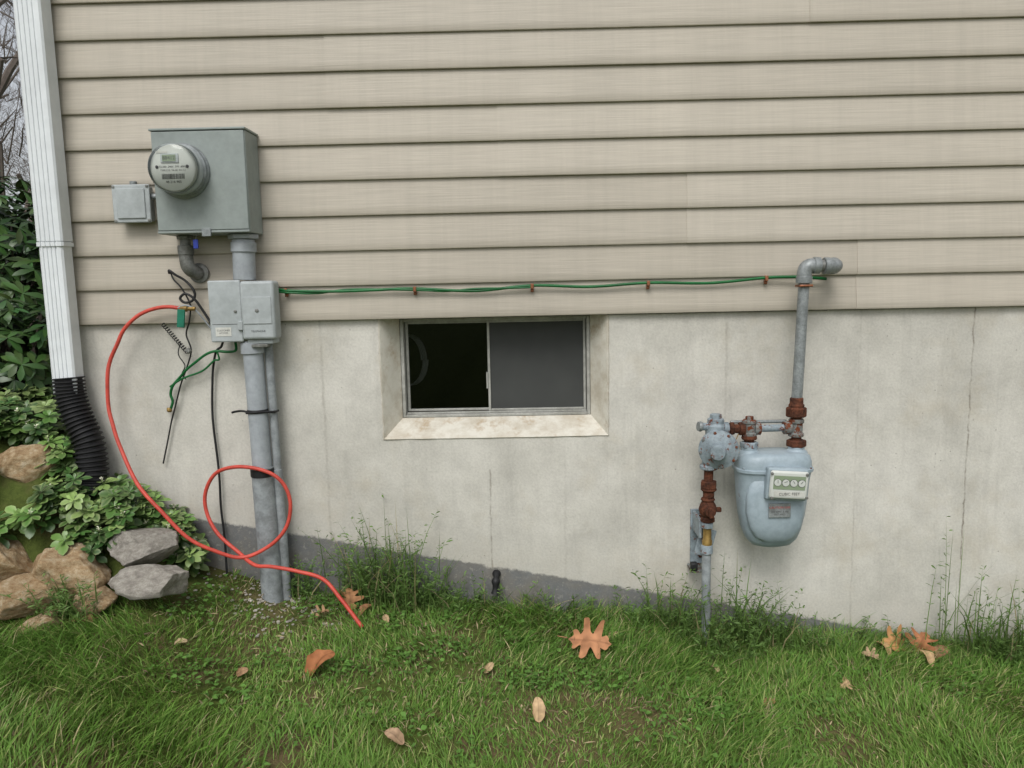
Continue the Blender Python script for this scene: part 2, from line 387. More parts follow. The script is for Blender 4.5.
for x in (XL-.3,XR+.3):
    for (y,z) in ((-.25,5.12),(-.25,5.24),(4.5,7.6),(9.35,5.24),(9.35,5.12)): V.append((x,y,z))
Fc=[(0,1,2,3,4),(9,8,7,6,5),(0,5,6,1),(1,6,7,2),(2,7,8,3),(3,8,9,4),(4,9,5,0)]
mesh('roof',V,Fc,M['roof'],house)
SP=.1185; Z0=.968
def siding(name,xa,xb,seams,tf):
    V=[];Fc=[];T=[]
    NC=36
    for k in range(NC):
        z0=Z0+SP*k; pan=k//2; even=(k%2==0)
        cuts=[xa]+sorted(s for s in seams(pan) if xa<s<xb)+[xb]
        for ci in range(len(cuts)-1):
            ca,cb=cuts[ci],cuts[ci+1]
            proud=.0022*(ci%2)
            if ci%2==0 and ci<len(cuts)-2: cb+=.02
            tone=hash2(pan,ci,5)
            prof=([(-.003,z0+.012),(-.004,z0+.003),(-.0185,z0)] if even else [(-.0095,z0+.0055),(-.013,z0+.001),(-.019,z0)])
            prof+=[(-.0215,z0+.0012),(-.0232,z0+.0055),(-.0215,z0+.03),(-.0150,z0+.078),(-.0100,z0+SP+(.012 if not even else .0045))]
            nx=max(2,int((cb-ca)/.09)); xs=np.linspace(ca,cb,nx+1); b=len(V)
            for x in xs:
                w=.0013*(float(fbm(x*1.8+31,pan*3.7+k*.2,4))-.5)*2
                for (y,z) in prof:
                    V.append(tf(x,y-proud+w,z+.0007*math.sin(x*2.1+pan))); T.append(tone)
            K=len(prof)
            for i in range(nx):
                for j in range(K-1): Fc.append((b+i*K+j,b+(i+1)*K+j,b+(i+1)*K+j+1,b+i*K+j+1))
            if ci%2==1:
                for e,xx in ((0,ca),(nx,cb)):
                    bb=len(V)
                    for (y,z) in prof: V.append(tf(xx,y+.0016,z)); T.append(0)
                    for j in range(K-1): Fc.append((b+e*K+j,b+e*K+j+1,bb+j+1,bb+j))
    me=bpy.data.meshes.new(name); me.from_pydata(V,[],Fc); me.update()
    a=me.attributes.new('tone','FLOAT','POINT'); a.data.foreach_set('value',np.array(T,np.float32))
    return link(me,name,M['siding'],house,smooth=True,ang=28)
base_s={0:1.161,1:.576,2:-.064,3:-.638,4:.974,5:.3,6:-.3,7:-.9,8:1.6,9:.7}
def seamf(p):
    s=base_s.get(p,(p*1.37)%3.6-1.2); return [s,s+3.4]
siding('siding',XL+.034,XR-.01,seamf,lambda x,y,z:(x,y,z))
siding('siding_side',.04,8.95,lambda p:[(p*1.1)%3+.6,(p*1.1)%3+4.2],lambda x,y,z:(XL+y,x,z))
box('corner_post',house,M['siding'],XL-.020,XL+.032,-.027,.005,Z0-.002,5.2,bevel=.004)
box('corner_post_side',house,M['siding'],XL-.020,XL+.004,.007,.045,Z0-.002,5.2,bevel=.003)
wy=iy+.004
fx0,fx1,fz0,fz1=ix0+.001,ix1-.001,iz+.001,TY-.004
fw=.012
box('window_frame_left',house,M['alu'],fx0,fx0+fw,wy,wy+.06,fz0,fz1,.0015)
box('window_frame_right',house,M['alu'],fx1-fw,fx1,wy,wy+.06,fz0,fz1,.0015)
box('window_frame_bottom',house,M['alu'],fx0+fw+.0005,fx1-fw-.0005,wy-.004,wy+.06,fz0,fz0+.010,.0015)
box('window_track',house,M['alu'],fx0+fw+.001,fx1-fw-.001,wy+.012,wy+.018,fz0+.0105,fz0+.017,.0008)
box('window_frame_top',house,M['alu'],fx0+fw+.0005,fx1-fw-.0005,wy,wy+.06,fz1-.012,fz1,.0015)
mxx=-.113
def sash(nm,a,b,y,w,pane,pm):
    z0,z1=fz0+.0175,fz1-.013
    box(nm+'_stile_l',house,M['alu'],a,a+w,y,y+.014,z0,z1,.0012); box(nm+'_stile_r',house,M['alu'],b-w,b,y,y+.014,z0,z1,.0012)
    box(nm+'_rail_b',house,M['alu'],a+w+.0004,b-w-.0004,y,y+.014,z0,z0+w*.8,.0012); box(nm+'_rail_t',house,M['alu'],a+w+.0004,b-w-.0004,y,y+.014,z1-w*.8,z1,.0012)
    box(nm+'_'+pane,house,pm,a+w*.6,b-w*.6,y+.006,y+.009,z0+w*.4,z1-w*.4,0)
sash('sash',fx0+fw+.002,mxx+.008,wy+.036,.010,'glass',M['glass'])
sash('screen_sash',mxx-.010,fx1-fw-.002,wy+.018,.009,'mesh',M['screen'])
box('sash_latch',house,M['alu'],mxx-.016,mxx-.0105,wy+.012,wy+.03,.70,.76,.001)
tube('indoor_tubing',house,M['tubing'],[(-.455+.065*math.cos(a)+.005*a/6.28,.30+.008*a/6.28,.79+.10*math.sin(a)) for a in np.linspace(0,6.28*4,60)],.0035,n=2,seg=6)

# ------------------------------------------------------------------ DOWNSPOUT
ds=empty('downspout',(-1.56,-.065,.75))
def dsp(nm,x0,x1,y0,y1,z0,z1):
    pr=[]; n=5; w=(x1-x0)
    for i in range(n):
        a=x0+.006+(w-.012)*i/n; b=x0+.006+(w-.012)*(i+1)/n; s=(b-a)
        pr+=[(a+s*.12,y0),(a+s*.62,y0),(a+s*.72,y0+.003),(a+s*1.02,y0+.003)] if i<n-1 else [(a+s*.12,y0),(b,y0)]
    pr+=[(x1,y0+.006),(x1,y1-.006),(x1-.006,y1),(x0+.006,y1),(x0,y1-.006),(x0,y0+.006)]
    N=len(pr); V=[(x,y,z) for z in (z0,z1) for (x,y) in pr]
    Fc=[(i,(i+1)%N,N+(i+1)%N,N+i) for i in range(N)]+[tuple(range(N)),tuple(range(N,2*N))]
    mesh(nm,V,Fc,M['white'],ds,smooth=True,ang=25)
dsp('upper_length',-1.620,-1.530,-.100,-.032,1.255,5.1); dsp('lower_length',-1.616,-1.534,-.097,-.035,.735,1.2545)
dsp('joint_sleeve',-1.6215,-1.5285,-.1015,-.0305,1.238,1.252)
tube('corrugated_drain_pipe',None,M['dark'],[(-1.575,-.066,.79),(-1.57,-.07,.72),(-1.545,-.08,.64),(-1.51,-.09,.56),(-1.50,-.10,.47),(-1.50,-.12,.38)],lambda i,N:.048+.0045*(1 if (i%4)<2 else -1),n=22,seg=28)

# ------------------------------------------------------------------ ELECTRIC METER BOX
mb=empty('electric_meter_box',(-1.03,-.02,1.43))
box('enclosure',mb,M['box'],-1.182,-.878,-.148,-.024,1.266,1.592,.003)
box('hood',mb,M['box'],-1.186,-.874,-.156,-.024,1.5925,1.600,.002)
box('cover',mb,M['box'],-1.180,-.880,-.1535,-.1485,1.276,1.590,.0025)
box('cover_bottom_lip',mb,M['box'],-1.181,-.879,-.155,-.1485,1.267,1.2745,.0015)
box('cover_hasp',mb,M['galv'],-1.035,-1.005,-.160,-.151,1.255,1.280,.0015)
mx,mz=-1.083,1.464
lathe('socket_ring',mb,M['galv'],(mx,-.153,mz),(0,-1,0),[(.088,0),(.088,.008),(.084,.013),(.084,.024),(.079,.028)],56)
lathe('meter_base',mb,M['util'],(mx,-.178,mz),(0,-1,0),[(.078,0),(.078,.030),(.076,.033)],56)
lathe('glass_cover',mb,M['domeglass'],(mx,-.2105,mz),(0,-1,0),[(.0775,0),(.0768,.022),(.073,.032),(.065,.037),(.001,.039)],56)
lathe('dial_face',mb,M['plate'],(mx,-.2115,mz),(0,-1,0),[(.072,0),(.072,.014),(.070,.016)],48)
fy=-.2282
box('display_bezel',mb,M['util'],mx-.036,mx+.020,fy-.003,fy,mz+.016,mz+.044,.001)
box('display',mb,M['lcd'],mx-.030,mx+.012,fy-.0045,fy-.0032,mz+.020,mz+.040,0)
text('display_digits',mb,M['inkgrey'],'88412',mx-.009,fy-.0048,mz+.030,.016)
text('plate_text',mb,M['inkgrey'],'CL200  240V  3W  60Hz',mx,fy-.0003,mz+.004,.0085)
text('plate_text_2',mb,M['inkgrey'],'TYPE C1S  TA 30  KH 7.2',mx,fy-.0003,mz-.007,.0075)
for i in range(26):
    w=.0006+.0012*hash2(i,3); box('barcode_bar_%d'%i,mb,M['inkgrey'],mx-.036+i*.0028,mx-.036+i*.0028+w,fy-.0006,fy-.0001,mz-.034,mz-.018,0)
text('plate_number',mb,M['inkgrey'],'48 216 905',mx,fy-.0003,mz-.043,.011)
for sx in (-.05,.046): lathe('plate_screw_%d'%(sx>0),mb,M['inkgrey'],(mx+sx,fy,mz+.004),(0,-1,0),[(.005,0),(.005,.002),(.003,.003)],14)
box('sticker',mb,M['label'],mx-.05,mx-.015,fy-.0008,fy-.0002,mz+.046,mz+.053,0)
cyl('nipple',mb,M['galvdark'],(-1.127,-.075,1.266),(-1.127,-.075,1.20),.017)
hexnut('locknut',mb,M['galvdark'],(-1.127,-.075,1.265),(-1.127,-.075,1.252),.027)
tube('elbow',mb,M['galvdark'],[(-1.127,-.075,1.215),(-1.127,-.075,1.18),(-1.122,-.070,1.155),(-1.112,-.045,1.142),(-1.108,-.015,1.14),(-1.107,.002,1.14)],.023,n=8,seg=20)
cyl('elbow_hub',mb,M['galvdark'],(-1.127,-.075,1.232),(-1.127,-.075,1.200),.026)
lathe('wall_flange',mb,M['galvdark'],(-1.108,-.024,1.14),(0,-1,0),[(.034,0),(.034,.006),(.026,.010)],28)
box('seal_tag',mb,M['bluetag'],-1.078,-1.062,-.130,-.124,1.218,1.248,.001)
cyl('seal_wire',mb,M['galv'],(-1.070,-.127,1.248),(-1.060,-.13,1.27),.001,seg=6,bevel=.0002)
hexnut('hub_nut',mb,M['pvc'],(-.928,-.08,1.265),(-.928,-.08,1.248),.050)

# ------------------------------------------------------------------ JUNCTION BOX
jb=empty('junction_box',(-1.305,-.02,1.375))
box('body',jb,M['galv'],-1.362,-1.246,-.058,-.022,1.318,1.433,.005)
box('cover',jb,M['util'],-1.368,-1.240,-.066,-.0585,1.312,1.439,.004)
box('cover_panel',jb,M['util'],-1.352,-1.256,-.0705,-.0665,1.326,1.425,.003)
for i,(x,z) in enumerate(((-1.361,1.432),(-1.247,1.432),(-1.361,1.319),(-1.247,1.319))): lathe('screw_%d'%i,jb,M['galvdark'],(x,-.066,z),(0,-1,0),[(.005,0),(.005,.002),(.002,.003)],12)
cyl('side_hub',jb,M['galv'],(-1.304,-.04,1.440),(-1.304,-.04,1.452),.012)
cyl('side_stub',jb,M['galv'],(-1.2455,-.042,1.40),(-1.188,-.042,1.40),.010)

# ------------------------------------------------------------------ UTILITY BOX + CONDUIT
pc=empty('pvc_conduit',(-.92,-.07,.1))
cyl('upper_conduit',pc,M['pvc'],(-.928,-.08,1.247),(-.932,-.08,1.112),.037)
cyl('upper_coupling',pc,M['pvc'],(-.928,-.08,1.238),(-.929,-.08,1.205),.042)
cyl('main_conduit',pc,M['pvc'],(-.922,-.075,.905),(-.905,-.075,-.10),.0335,seg=36)
cyl('top_coupling',pc,M['pvc'],(-.922,-.075,.900),(-.921,-.075,.862),.040,seg=36)
cyl('side_conduit',pc,M['pvcold'],(-.872,-.060,.905),(-.862,-.060,.05),.0145)
cyl('side_conduit_sleeve',pc,M['pvcold'],(-.868,-.060,.45),(-.862,-.060,-.08),.018)
cyl('lower_sleeve',pc,M['pvcold'],(-.915,-.075,.462),(-.905,-.075,-.10),.0385,seg=36)
lathe('sleeve_band',pc,M['dark'],(-.9155,-.075,.430),(0,0,1),[(.039,0),(.0405,.002),(.0405,.026),(.039,.028)],36)
lathe('cable_strap',pc,M['dark'],(-.918,-.075,.655),(0,0,1),[(.0338,0),(.0355,.001),(.0355,.012),(.0338,.013)],36)
tube('strap_loop',pc,M['dark'],[(-.95,-.09,.660),(-.975,-.07,.661),(-1.005,-.05,.656),(-1.02,-.045,.652)],.004,seg=8)
tube('strap_wrap',pc,M['dark'],[(-.95,-.098,.658),(-.918,-.112,.662),(-.885,-.095,.660),(-.862,-.078,.657),(-.855,-.05,.657)],.0045,seg=8)
ub=empty('utility_box',(-.93,-.02,1.0))
box('back_body',ub,M['util'],-1.042,-.836,-.108,-.024,.910,1.108,.008,3)
box('door',ub,M['util'],-1.046,-.936,-.118,-.1085,.905,1.112,.006,3)
box('cover',ub,M['util'],-.9355,-.822,-.128,-.060,.912,1.108,.010,3)
box('cover_ridge',ub,M['util'],-.928,-.832,-.131,-.1285,.965,1.055,.002)
box('cover_foot',ub,M['util'],-.925,-.838,-.112,-.04,.896,.9115,.003)
lathe('lid_screw',ub,M['galvdark'],(-.880,-.131,1.010),(0,-1,0),[(.006,0),(.006,.003),(.004,.004)],16)
lathe('door_screw',ub,M['galvdark'],(-.957,-.118,1.008),(0,-1,0),[(.005,0),(.005,.003),(.003,.004)],16)
box('label_plate',ub,M['label'],-1.028,-.975,-.1192,-.1184,.925,.955,0)
text('label_text',ub,M['inkgrey'],'CUSTOMER\nACCESS',-1.001,-.1195,.940,.0085)
box('door_panel_line',ub,M['inkgrey'],-1.038,-.948,-.1186,-.1182,.9645,.966,0)
box('latch',ub,M['util'],-.950,-.932,-.128,-.112,.945,.975,.002)
text('embossed_mark',ub,M['inkgrey'],'TELEPHONE',-.88,-.1287,.940,.009)
box('clamp',ub,M['galvdark'],-.91,-.855,-.12,-.09,.885,.8955,.002)

# ------------------------------------------------------------------ GREEN GROUND WIRE
gw=empty('ground_wire',(0,-.03,1.07))
tube('wire',gw,M['green'],[(-.83,-.05,1.078),(-.80,-.036,1.073),(-.72,-.034,1.069),(-.622,-.032,1.067),(-.5,-.032,1.069),(-.362,-.033,1.071),(-.155,-.031,1.059),(.043,-.033,1.073),(.242,-.031,1.065),(.442,-.033,1.074),(.654,-.031,1.069),(.846,-.033,1.083),(.93,-.037,1.084),(.962,-.04,1.083),(1.05,-.035,1.075)],.0052,n=14,seg=10)
tube('second_wire',gw,M['green'],[(-.83,-.05,1.070),(-.795,-.038,1.066),(-.70,-.031,1.062),(-.58,-.031,1.073),(-.362,-.035,1.066),(-.25,-.031,1.06),(-.155,-.034,1.066),(-.05,-.034,1.066),(.043,-.035,1.067)],.0036,n=14,seg=8)
for i,(x,z) in enumerate(((-.809,1.073),(-.362,1.070),(.043,1.072),(.442,1.073),(.846,1.082))):
    box('strap_%d'%i,gw,M['copper'],x-.0055,x+.0055,-.0415,-.023,z-.010,z+.008,.002)
    lathe('strap_screw_%d'%i,gw,M['copper'],(x,-.027,z-.016),(0,-1,0),[(.0045,0),(.0045,.003),(.002,.005)],12)
    box('strap_tab_%d'%i,gw,M['copper'],x-.0055,x+.0055,-.0285,-.021,z-.021,z-.009,.001)

# ------------------------------------------------------------------ CABLES
gl=empty('grounding_lead',(-1.1,-.04,.87))
tube('lead',gl,M['green'],[(-.985,-.06,.900),(-.99,-.05,.872),(-1.021,-.04,.866),(-1.066,-.04,.869),(-1.10,-.04,.858),(-1.139,-.035,.832),(-1.175,-.03,.806),(-1.203,-.025,.778),(-1.232,-.022,.748),(-1.243,-.02,.718),(-1.238,-.02,.69),(-1.252,-.02,.655)],.0048,seg=8)
tube('lead_tail',gl,M['green'],[(-1.06,-.04,.869),(-1.055,-.038,.84),(-1.075,-.035,.835),(-1.12,-.03,.80),(-1.19,-.03,.775),(-1.243,-.02,.745)],.0035,seg=8)
lathe('lead_clamp',gl,M['brass'],(-1.252,-.02,.67),(0,0,-1),[(.007,0),(.009,.003),(.009,.012),(.006,.016)],14)
bc=empty('cable_bundle',(-1.15,-.04,1.05))
def cab(nm,pts,r=.0036,m='cable'): tube(nm,bc,M[m],pts,r,seg=8)
cab('cable_a',[(-1.209,-.032,1.142),(-1.20,-.05,1.150),(-1.18,-.05,1.135),(-1.153,-.045,1.117),(-1.126,-.05,1.09),(-1.118,-.05,1.065),(-1.13,-.05,1.045),(-1.155,-.05,1.040),(-1.17,-.05,1.055),(-1.15,-.05,1.07),(-1.12,-.05,1.05),(-1.09,-.045,1.0),(-1.06,-.05,.95),(-1.045,-.06,.93)],.0045)
cab('cable_b',[(-1.206,-.03,1.148),(-1.19,-.045,1.12),(-1.165,-.045,1.09),(-1.143,-.04,1.04),(-1.142,-.04,1.01),(-1.15,-.04,.97),(-1.167,-.03,.928),(-1.154,-.03,.875),(-1.175,-.02,.82),(-1.205,-.02,.75),(-1.233,-.02,.665),(-1.250,-.015,.62),(-1.267,-.015,.557),(-1.292,-.015,.467)],.0028)
cab('cable_c',[(-1.176,-.06,1.022),(-1.15,-.06,1.03),(-1.125,-.055,1.02),(-1.10,-.05,.99),(-1.075,-.05,.955),(-1.06,-.05,.94)],.003,'pvcold')
cab('cable_d',[(-1.03,-.05,.912),(-1.045,-.035,.885),(-1.067,-.03,.866),(-1.085,-.02,.81),(-1.093,-.018,.751),(-1.101,-.015,.66),(-1.101,-.015,.59),(-1.096,-.015,.50),(-1.092,-.018,.409),(-1.094,-.018,.30),(-1.088,-.02,.187),(-1.085,-.03,.05)],.0042)
cab('cable_e',[(-1.19,-.03,.90),(-1.20,-.03,.86),(-1.18,-.03,.82),(-1.195,-.025,.79),(-1.182,-.025,.77)],.002)
hx=[]
for i in range(140):
    t=i/139; c=Vector((-1.245,-.035,.968)).lerp(Vector((-1.165,-.035,.866)),t); a=t*2*math.pi*14
    hx.append(c+Vector((math.cos(a)*.005,math.sin(a)*.008,math.sin(a)*.004)))
tube('coiled_cord',bc,M['cable'],hx,.0017,n=1,seg=6)
lathe('cable_knot',bc,M['galvdark'],(-1.16,-.05,.88),(.6,0,-.8),[(.006,0),(.009,.004),(.009,.014),(.005,.018)],12)
box('green_tag',bc,M['greentag'],-1.180,-1.154,-.066,-.058,.955,1.018,.002,rot=Matrix.Rotation(rad(6),3,'Y'))

hs=empty('red_hose',(-1.2,-.08,.6))
P0=[(-1.168,-.055,1.020),(-1.205,-.055,1.026),(-1.245,-.055,1.024),(-1.29,-.055,1.012),(-1.327,-.06,.991),(-1.370,-.06,.950),(-1.398,-.06,.899),(-1.424,-.06,.85),(-1.437,-.065,.795),(-1.441,-.07,.69),(-1.423,-.085,.622),(-1.394,-.105,.550),(-1.318,-.155,.428),(-1.226,-.185,.335),(-1.147,-.185,.246),(-1.070,-.17,.195),(-.980,-.15,.160),(-.890,-.135,.193),(-.830,-.13,.253),(-.809,-.125,.325),(-.819,-.12,.389),(-.857,-.12,.440),(-.925,-.12,.468),(-1.004,-.11,.471),(-1.076,-.09,.444),(-1.119,-.08,.377),(-1.121,-.08,.305),(-1.080,-.10,.233),(-.998,-.13,.172),(-.93,-.17,.14),(-.862,-.19,.140),(-.77,-.20,.125),(-.685,-.21,.100),(-.62,-.24,.040),(-.545,-.28,-.04)]
tube('hose',hs,M['hose'],P0,.0066,n=10,seg=12)
lathe('coupling',hs,M['brass'],(-1.168,-.055,1.020),(.9,0,-.03),[(.010,0),(.011,.003),(.011,.022),(.007,.026),(.007,.05)],16)

# ------------------------------------------------------------------ GAS METER
gm=empty('gas_meter',(.85,-.12,.17))
GY=-.13
loft('body',gm,M['blue'],[(.500,.849,.085,.050,2.6),(.497,.849,.108,.062,2.8),(.487,.849,.120,.070,3),(.470,.849,.125,.074,3.2),(.449,.849,.126,.075,3.2),(.446,.849,.131,.080,3.2),(.437,.849,.131,.080,3.2),(.434,.849,.125,.074,3.2),(.40,.848,.121,.070,3),(.34,.848,.117,.070,2.8),(.28,.848,.110,.068,2.7),(.23,.848,.100,.062,2.6),(.195,.849,.086,.052,2.5),(.175,.849,.068,.040,2.4),(.167,.849,.040,.025,2.2)],GY,seg=64)
loft('front_cover',gm,M['blue'],[(.425,.845,.060,.010,2.4),(.41,.845,.085,.022,2.4),(.36,.845,.098,.030,2.4),(.30,.845,.098,.032,2.4),(.25,.846,.088,.028,2.4),(.215,.847,.068,.020,2.4),(.200,.848,.045,.010,2.4)],-.182,seg=48)
for i,a in enumerate(np.linspace(-.11,.11,6)): lathe('flange_bolt_%d'%i,gm,M['bluerust'],(.849+a,GY-.066+ (abs(a)>.09)*.014,.448),(0,0,1),[(.006,0),(.006,.006),(.003,.008)],6)
lathe('port_in',gm,M['blue'],(.769,GY,.485),(0,0,1),[(.040,0),(.036,.012),(.027,.020),(.027,.030)],28)
lathe('port_out',gm,M['blue'],(.929,GY,.485),(0,0,1),[(.040,0),(.036,.012),(.027,.020),(.027,.030)],28)
hexnut('nut_in',gm,M['bluerust'],(.769,GY,.512),(.769,GY,.532),.031)
hexnut('nut_out',gm,M['rust'],(.929,GY,.512),(.929,GY,.536),.033)
rI=Matrix.Rotation(rad(4),3,'Y')
box('index_housing',gm,M['blue'],.800,.936,-.232,-.195,.352,.462,.008,3,rot=rI)
box('index_cover',gm,M['plate'],.806,.930,-.248,-.233,.362,.455,.010,3,rot=rI)
box('index_window',gm,M['lcd'],.816,.920,-.2495,-.2485,.395,.440,.0,rot=rI)
for i in range(4):
    lathe('index_dial_%d'%i,gm,M['plate'],(.829+i*.0262,-.2495,.420-i*.0018),(0,-1,0),[(.0115,0),(.0115,.002),(.009,.0022)],20)
    lathe('dial_rim_%d'%i,gm,M['inkgrey'],(.829+i*.0262,-.2492,.420-i*.0018),(0,-1,0),[(.0128,0),(.0128,.0014)],20)
    box('dial_hand_%d'%i,gm,M['inkgrey'],.8285+i*.0262,.8298+i*.0262,-.2528,-.2520,.418-i*.0018,.429-i*.0018,0,rot=Matrix.Rotation(i*1.3,3,'Y'))
box('index_band',gm,M['label'],.818,.918,-.2488,-.2484,.372,.388,0,rot=rI)
text('index_text',gm,M['inkgrey'],'CUBIC FEET',.868,-.2494,.3795,.013)
for i,(x,z) in enumerate(((.811,.450),(.925,.443),(.811,.368),(.925,.366))): lathe('index_screw_%d'%i,gm,M['galvdark'],(x,-.248,z),(0,-1,0),[(.005,0),(.005,.003),(.002,.004)],10)
box('name_plate',gm,M['galv'],.812,.885,-.2195,-.2150,.292,.340,.001)
text('plate_text',gm,M['redtag'],'CAUTION GAS',.848,-.2199,.326,.0105)
text('plate_text_2',gm,M['inkgrey'],'250 CFH  5 PSI\n0017 4423',.848,-.2199,.307,.009)
px=.927
cyl('nipple_out',gm,M['rust'],(.929,GY,.535),(px,GY,.562),.0165)
lathe('tee_out',gm,M['rustgrey'],(px,GY,.548),(0,0,1),[(.024,0),(.0255,.003),(.0255,.010),(.021,.014),(.021,.044),(.0255,.048),(.0255,.056),(.022,.060)],28)
cyl('tee_branch',gm,M['rustgrey'],(px-.018,GY,.578),(px-.043,GY,.578),.0225)
cyl('short_nipple',gm,M['rust'],(px,GY,.606),(px,GY,.625),.0175)
hexnut('union_nut',gm,M['rust'],(px-.001,GY,.614),(px-.001,GY,.648),.034)
lathe('union_top',gm,M['rust'],(px-.001,GY,.647),(0,0,1),[(.025,0),(.026,.008),(.022,.014),(.022,.030),(.0185,.034)],24)
tube('riser',gm,M['galv'],[(px-.001,GY,.67),(.930,GY,.76),(.936,GY,.95),(.940,GY,1.075)],.0178,n=6,seg=28)
cyl('elbow_collar',gm,M['galv'],(.9395,GY,1.062),(.940,GY,1.084),.0262)
tube('elbow',gm,M['galv'],[(.940,GY,1.078),(.940,GY,1.095),(.944,GY,1.110),(.956,GY,1.119),(.972,GY,1.120)],.0235,n=8,seg=28)
cyl('elbow_collar_2',gm,M['galv'],(.968,GY,1.120),(.990,GY,1.119),.0275)
cyl('close_nipple',gm,M['galvdark'],(.988,GY,1.119),(1.015,GY,1.118),.0185)
cyl('wall_elbow_collar',gm,M['galv'],(1.003,GY,1.118),(1.021,GY,1.118),.0275)
tube('wall_elbow',gm,M['galv'],[(1.012,GY,1.118),(1.028,GY,1.118),(1.042,GY+.008,1.118),(1.050,GY+.026,1.118),(1.051,GY+.045,1.118)],.0240,n=8,seg=28)
cyl('wall_pipe',gm,M['galv'],(1.051,GY+.03,1.118),(1.051,.02,1.118),.0178)
cyl('wall_collar',gm,M['galv'],(1.051,GY+.035,1.118),(1.051,GY+.055,1.118),.0275)
box('ground_clamp',gm,M['copper'],.918,.962,-.156,-.104,1.050,1.058,.003)
cyl('meter_bar',gm,M['bluerust'],(px-.04,GY,.578),(.80,GY,.577),.0125)
cyl('meter_bar_upper',gm,M['galv'],(.90,GY+.02,.596),(.71,GY+.02,.597),.006,seg=12)
cyl('nipple_in',gm,M['rust'],(.769,GY,.531),(.769,GY,.56),.0165)
lathe('swivel',gm,M['rust'],(.769,GY,.540),(0,0,1),[(.024,0),(.026,.004),(.024,.014)],24)
lathe('tee_in',gm,M['rustgrey'],(.769,GY,.553),(0,0,1),[(.023,0),(.0245,.003),(.0245,.010),(.021,.013),(.021,.040),(.0245,.044),(.0245,.052),(.019,.056)],28)
hexnut('tee_plug',gm,M['rustgrey'],(.769,GY,.608),(.769,GY,.620),.014)
cyl('tee_in_right',gm,M['rustgrey'],(.785,GY,.577),(.806,GY,.577),.022)
cyl('tee_in_left',gm,M['rust'],(.753,GY,.577),(.734,GY,.577),.022)
cyl('nipple_left',gm,M['rust'],(.736,GY,.577),(.695,GY,.579),.0155)
hexnut('nut_left',gm,M['rust'],(.716,GY,.578),(.702,GY,.578),.024)
rx=.655
lathe('regulator_body',gm,M['bluerust'],(rx,GY,.50),(0,0,1),[(.020,0),(.028,.008),(.032,.03),(.034,.055),(.034,.090),(.028,.098),(.028,.112),(.022,.116)],28)
cyl('regulator_outlet',gm,M['bluerust'],(rx+.01,GY,.579),(.698,GY,.579),.022)
hexnut('regulator_cap',gm,M['bluerust'],(rx,GY,.614),(rx,GY,.630),.020)
cyl('vent_stub',gm,M['bluerust'],(rx-.02,GY,.585),(rx-.055,GY-.01,.590),.013)
lathe('vent_cap',gm,M['galv'],(rx-.05,GY-.009,.589),(-1,-.2,.1),[(.016,0),(.018,.004),(.016,.012)],18)
rd=Vector((-.28,-.93,-.06)); rc=Vector((rx+.008,GY-.015,.515))
lathe('diaphragm_case',gm,M['bluerust'],rc,rd,[(.034,-.01),(.052,.006),(.066,.012),(.066,.017),(.0655,.0185),(.066,.020),(.066,.025),(.056,.029),(.042,.037),(.028,.041),(.026,.044),(.026,.064),(.023,.069),(.012,.070)],44)
uu,vv,dd=frame_of(rd)
for i in range(8):
    a=2*math.pi*i/8+.2; p=rc+dd*.024+(uu*math.cos(a)+vv*math.sin(a))*.059
    lathe('case_bolt_%d'%i,gm,M['rustgrey'],p,dd,[(.006,0),(.006,.005),(.003,.0065)],6,ang=20)
box('yellow_tag',gm,M['yellow'],.696,.722,-.172,-.168,.487,.510,.001,rot=Matrix.Rotation(rad(18),3,'Y'))
tube('tag_wire',gm,M['brass'],[(.696,-.165,.505),(.70,-.17,.530),(.715,-.16,.545),(.73,-.14,.56)],.0015,seg=6)
vx=.634
cyl('inlet_nipple',gm,M['rust'],(vx+.015,GY,.505),(vx,GY,.455),.018)
lathe('inlet_flange',gm,M['bluerust'],(vx,GY,.438),(0,0,1),[(.026,0),(.031,.004),(.031,.014),(.024,.02),(.022,.04)],24)
cyl('inlet_pipe',gm,M['rust'],(vx,GY,.45),(vx-.003,GY,.30),.0155)
hexnut('inlet_union',gm,M['rust'],(vx,GY,.398),(vx,GY,.372),.029)
lathe('union_skirt',gm,M['rust'],(vx,GY,.373),(0,0,-1),[(.026,0),(.027,.006),(.019,.014),(.019,.03)],22)
lathe('valve_body',gm,M['rust'],(vx-.002,GY,.338),(0,0,-1),[(.022,0),(.024,.006),(.020,.012),(.027,.024),(.031,.04),(.027,.056),(.020,.066),(.024,.070),(.024,.082),(.018,.086)],26)
cyl('valve_core',gm,M['rust'],(vx-.002,GY+.02,.298),(vx-.002,GY-.044,.298),.017)
box('valve_key',gm,M['rust'],vx-.010,vx+.006,GY-.060,GY-.042,.282,.314,.003)
box('lock_wing',gm,M['rust'],vx+.020,vx+.044,GY-.008,GY+.008,.288,.304,.003)
hexnut('lower_nut',gm,M['bluerust'],(vx-.003,GY,.252),(vx-.003,GY,.232),.022)
lathe('brass_transition',gm,M['brass'],(vx-.003,GY,.232),(0,0,-1),[(.014,0),(.0145,.04),(.017,.045),(.017,.062),(.014,.066)],20)
lathe('riser_collar',gm,M['bluerust'],(vx-.004,GY,.172),(0,0,-1),[(.019,0),(.021,.004),(.021,.03),(.017,.034)],22)
tube('service_riser',gm,M['pvcold'],[(vx-.004,GY,.15),(vx-.005,GY,.05),(vx-.004,GY,-.1),(vx-.006,GY,-.36)],.0155,n=4,seg=24)
box('bracket_plate',gm,M['bluerust'],.600,.650,-.012,-.002,.06,.262,.002)
box('bracket_arm',gm,M['bluerust'],.606,.616,-.118,-.012,.19,.258,.002)
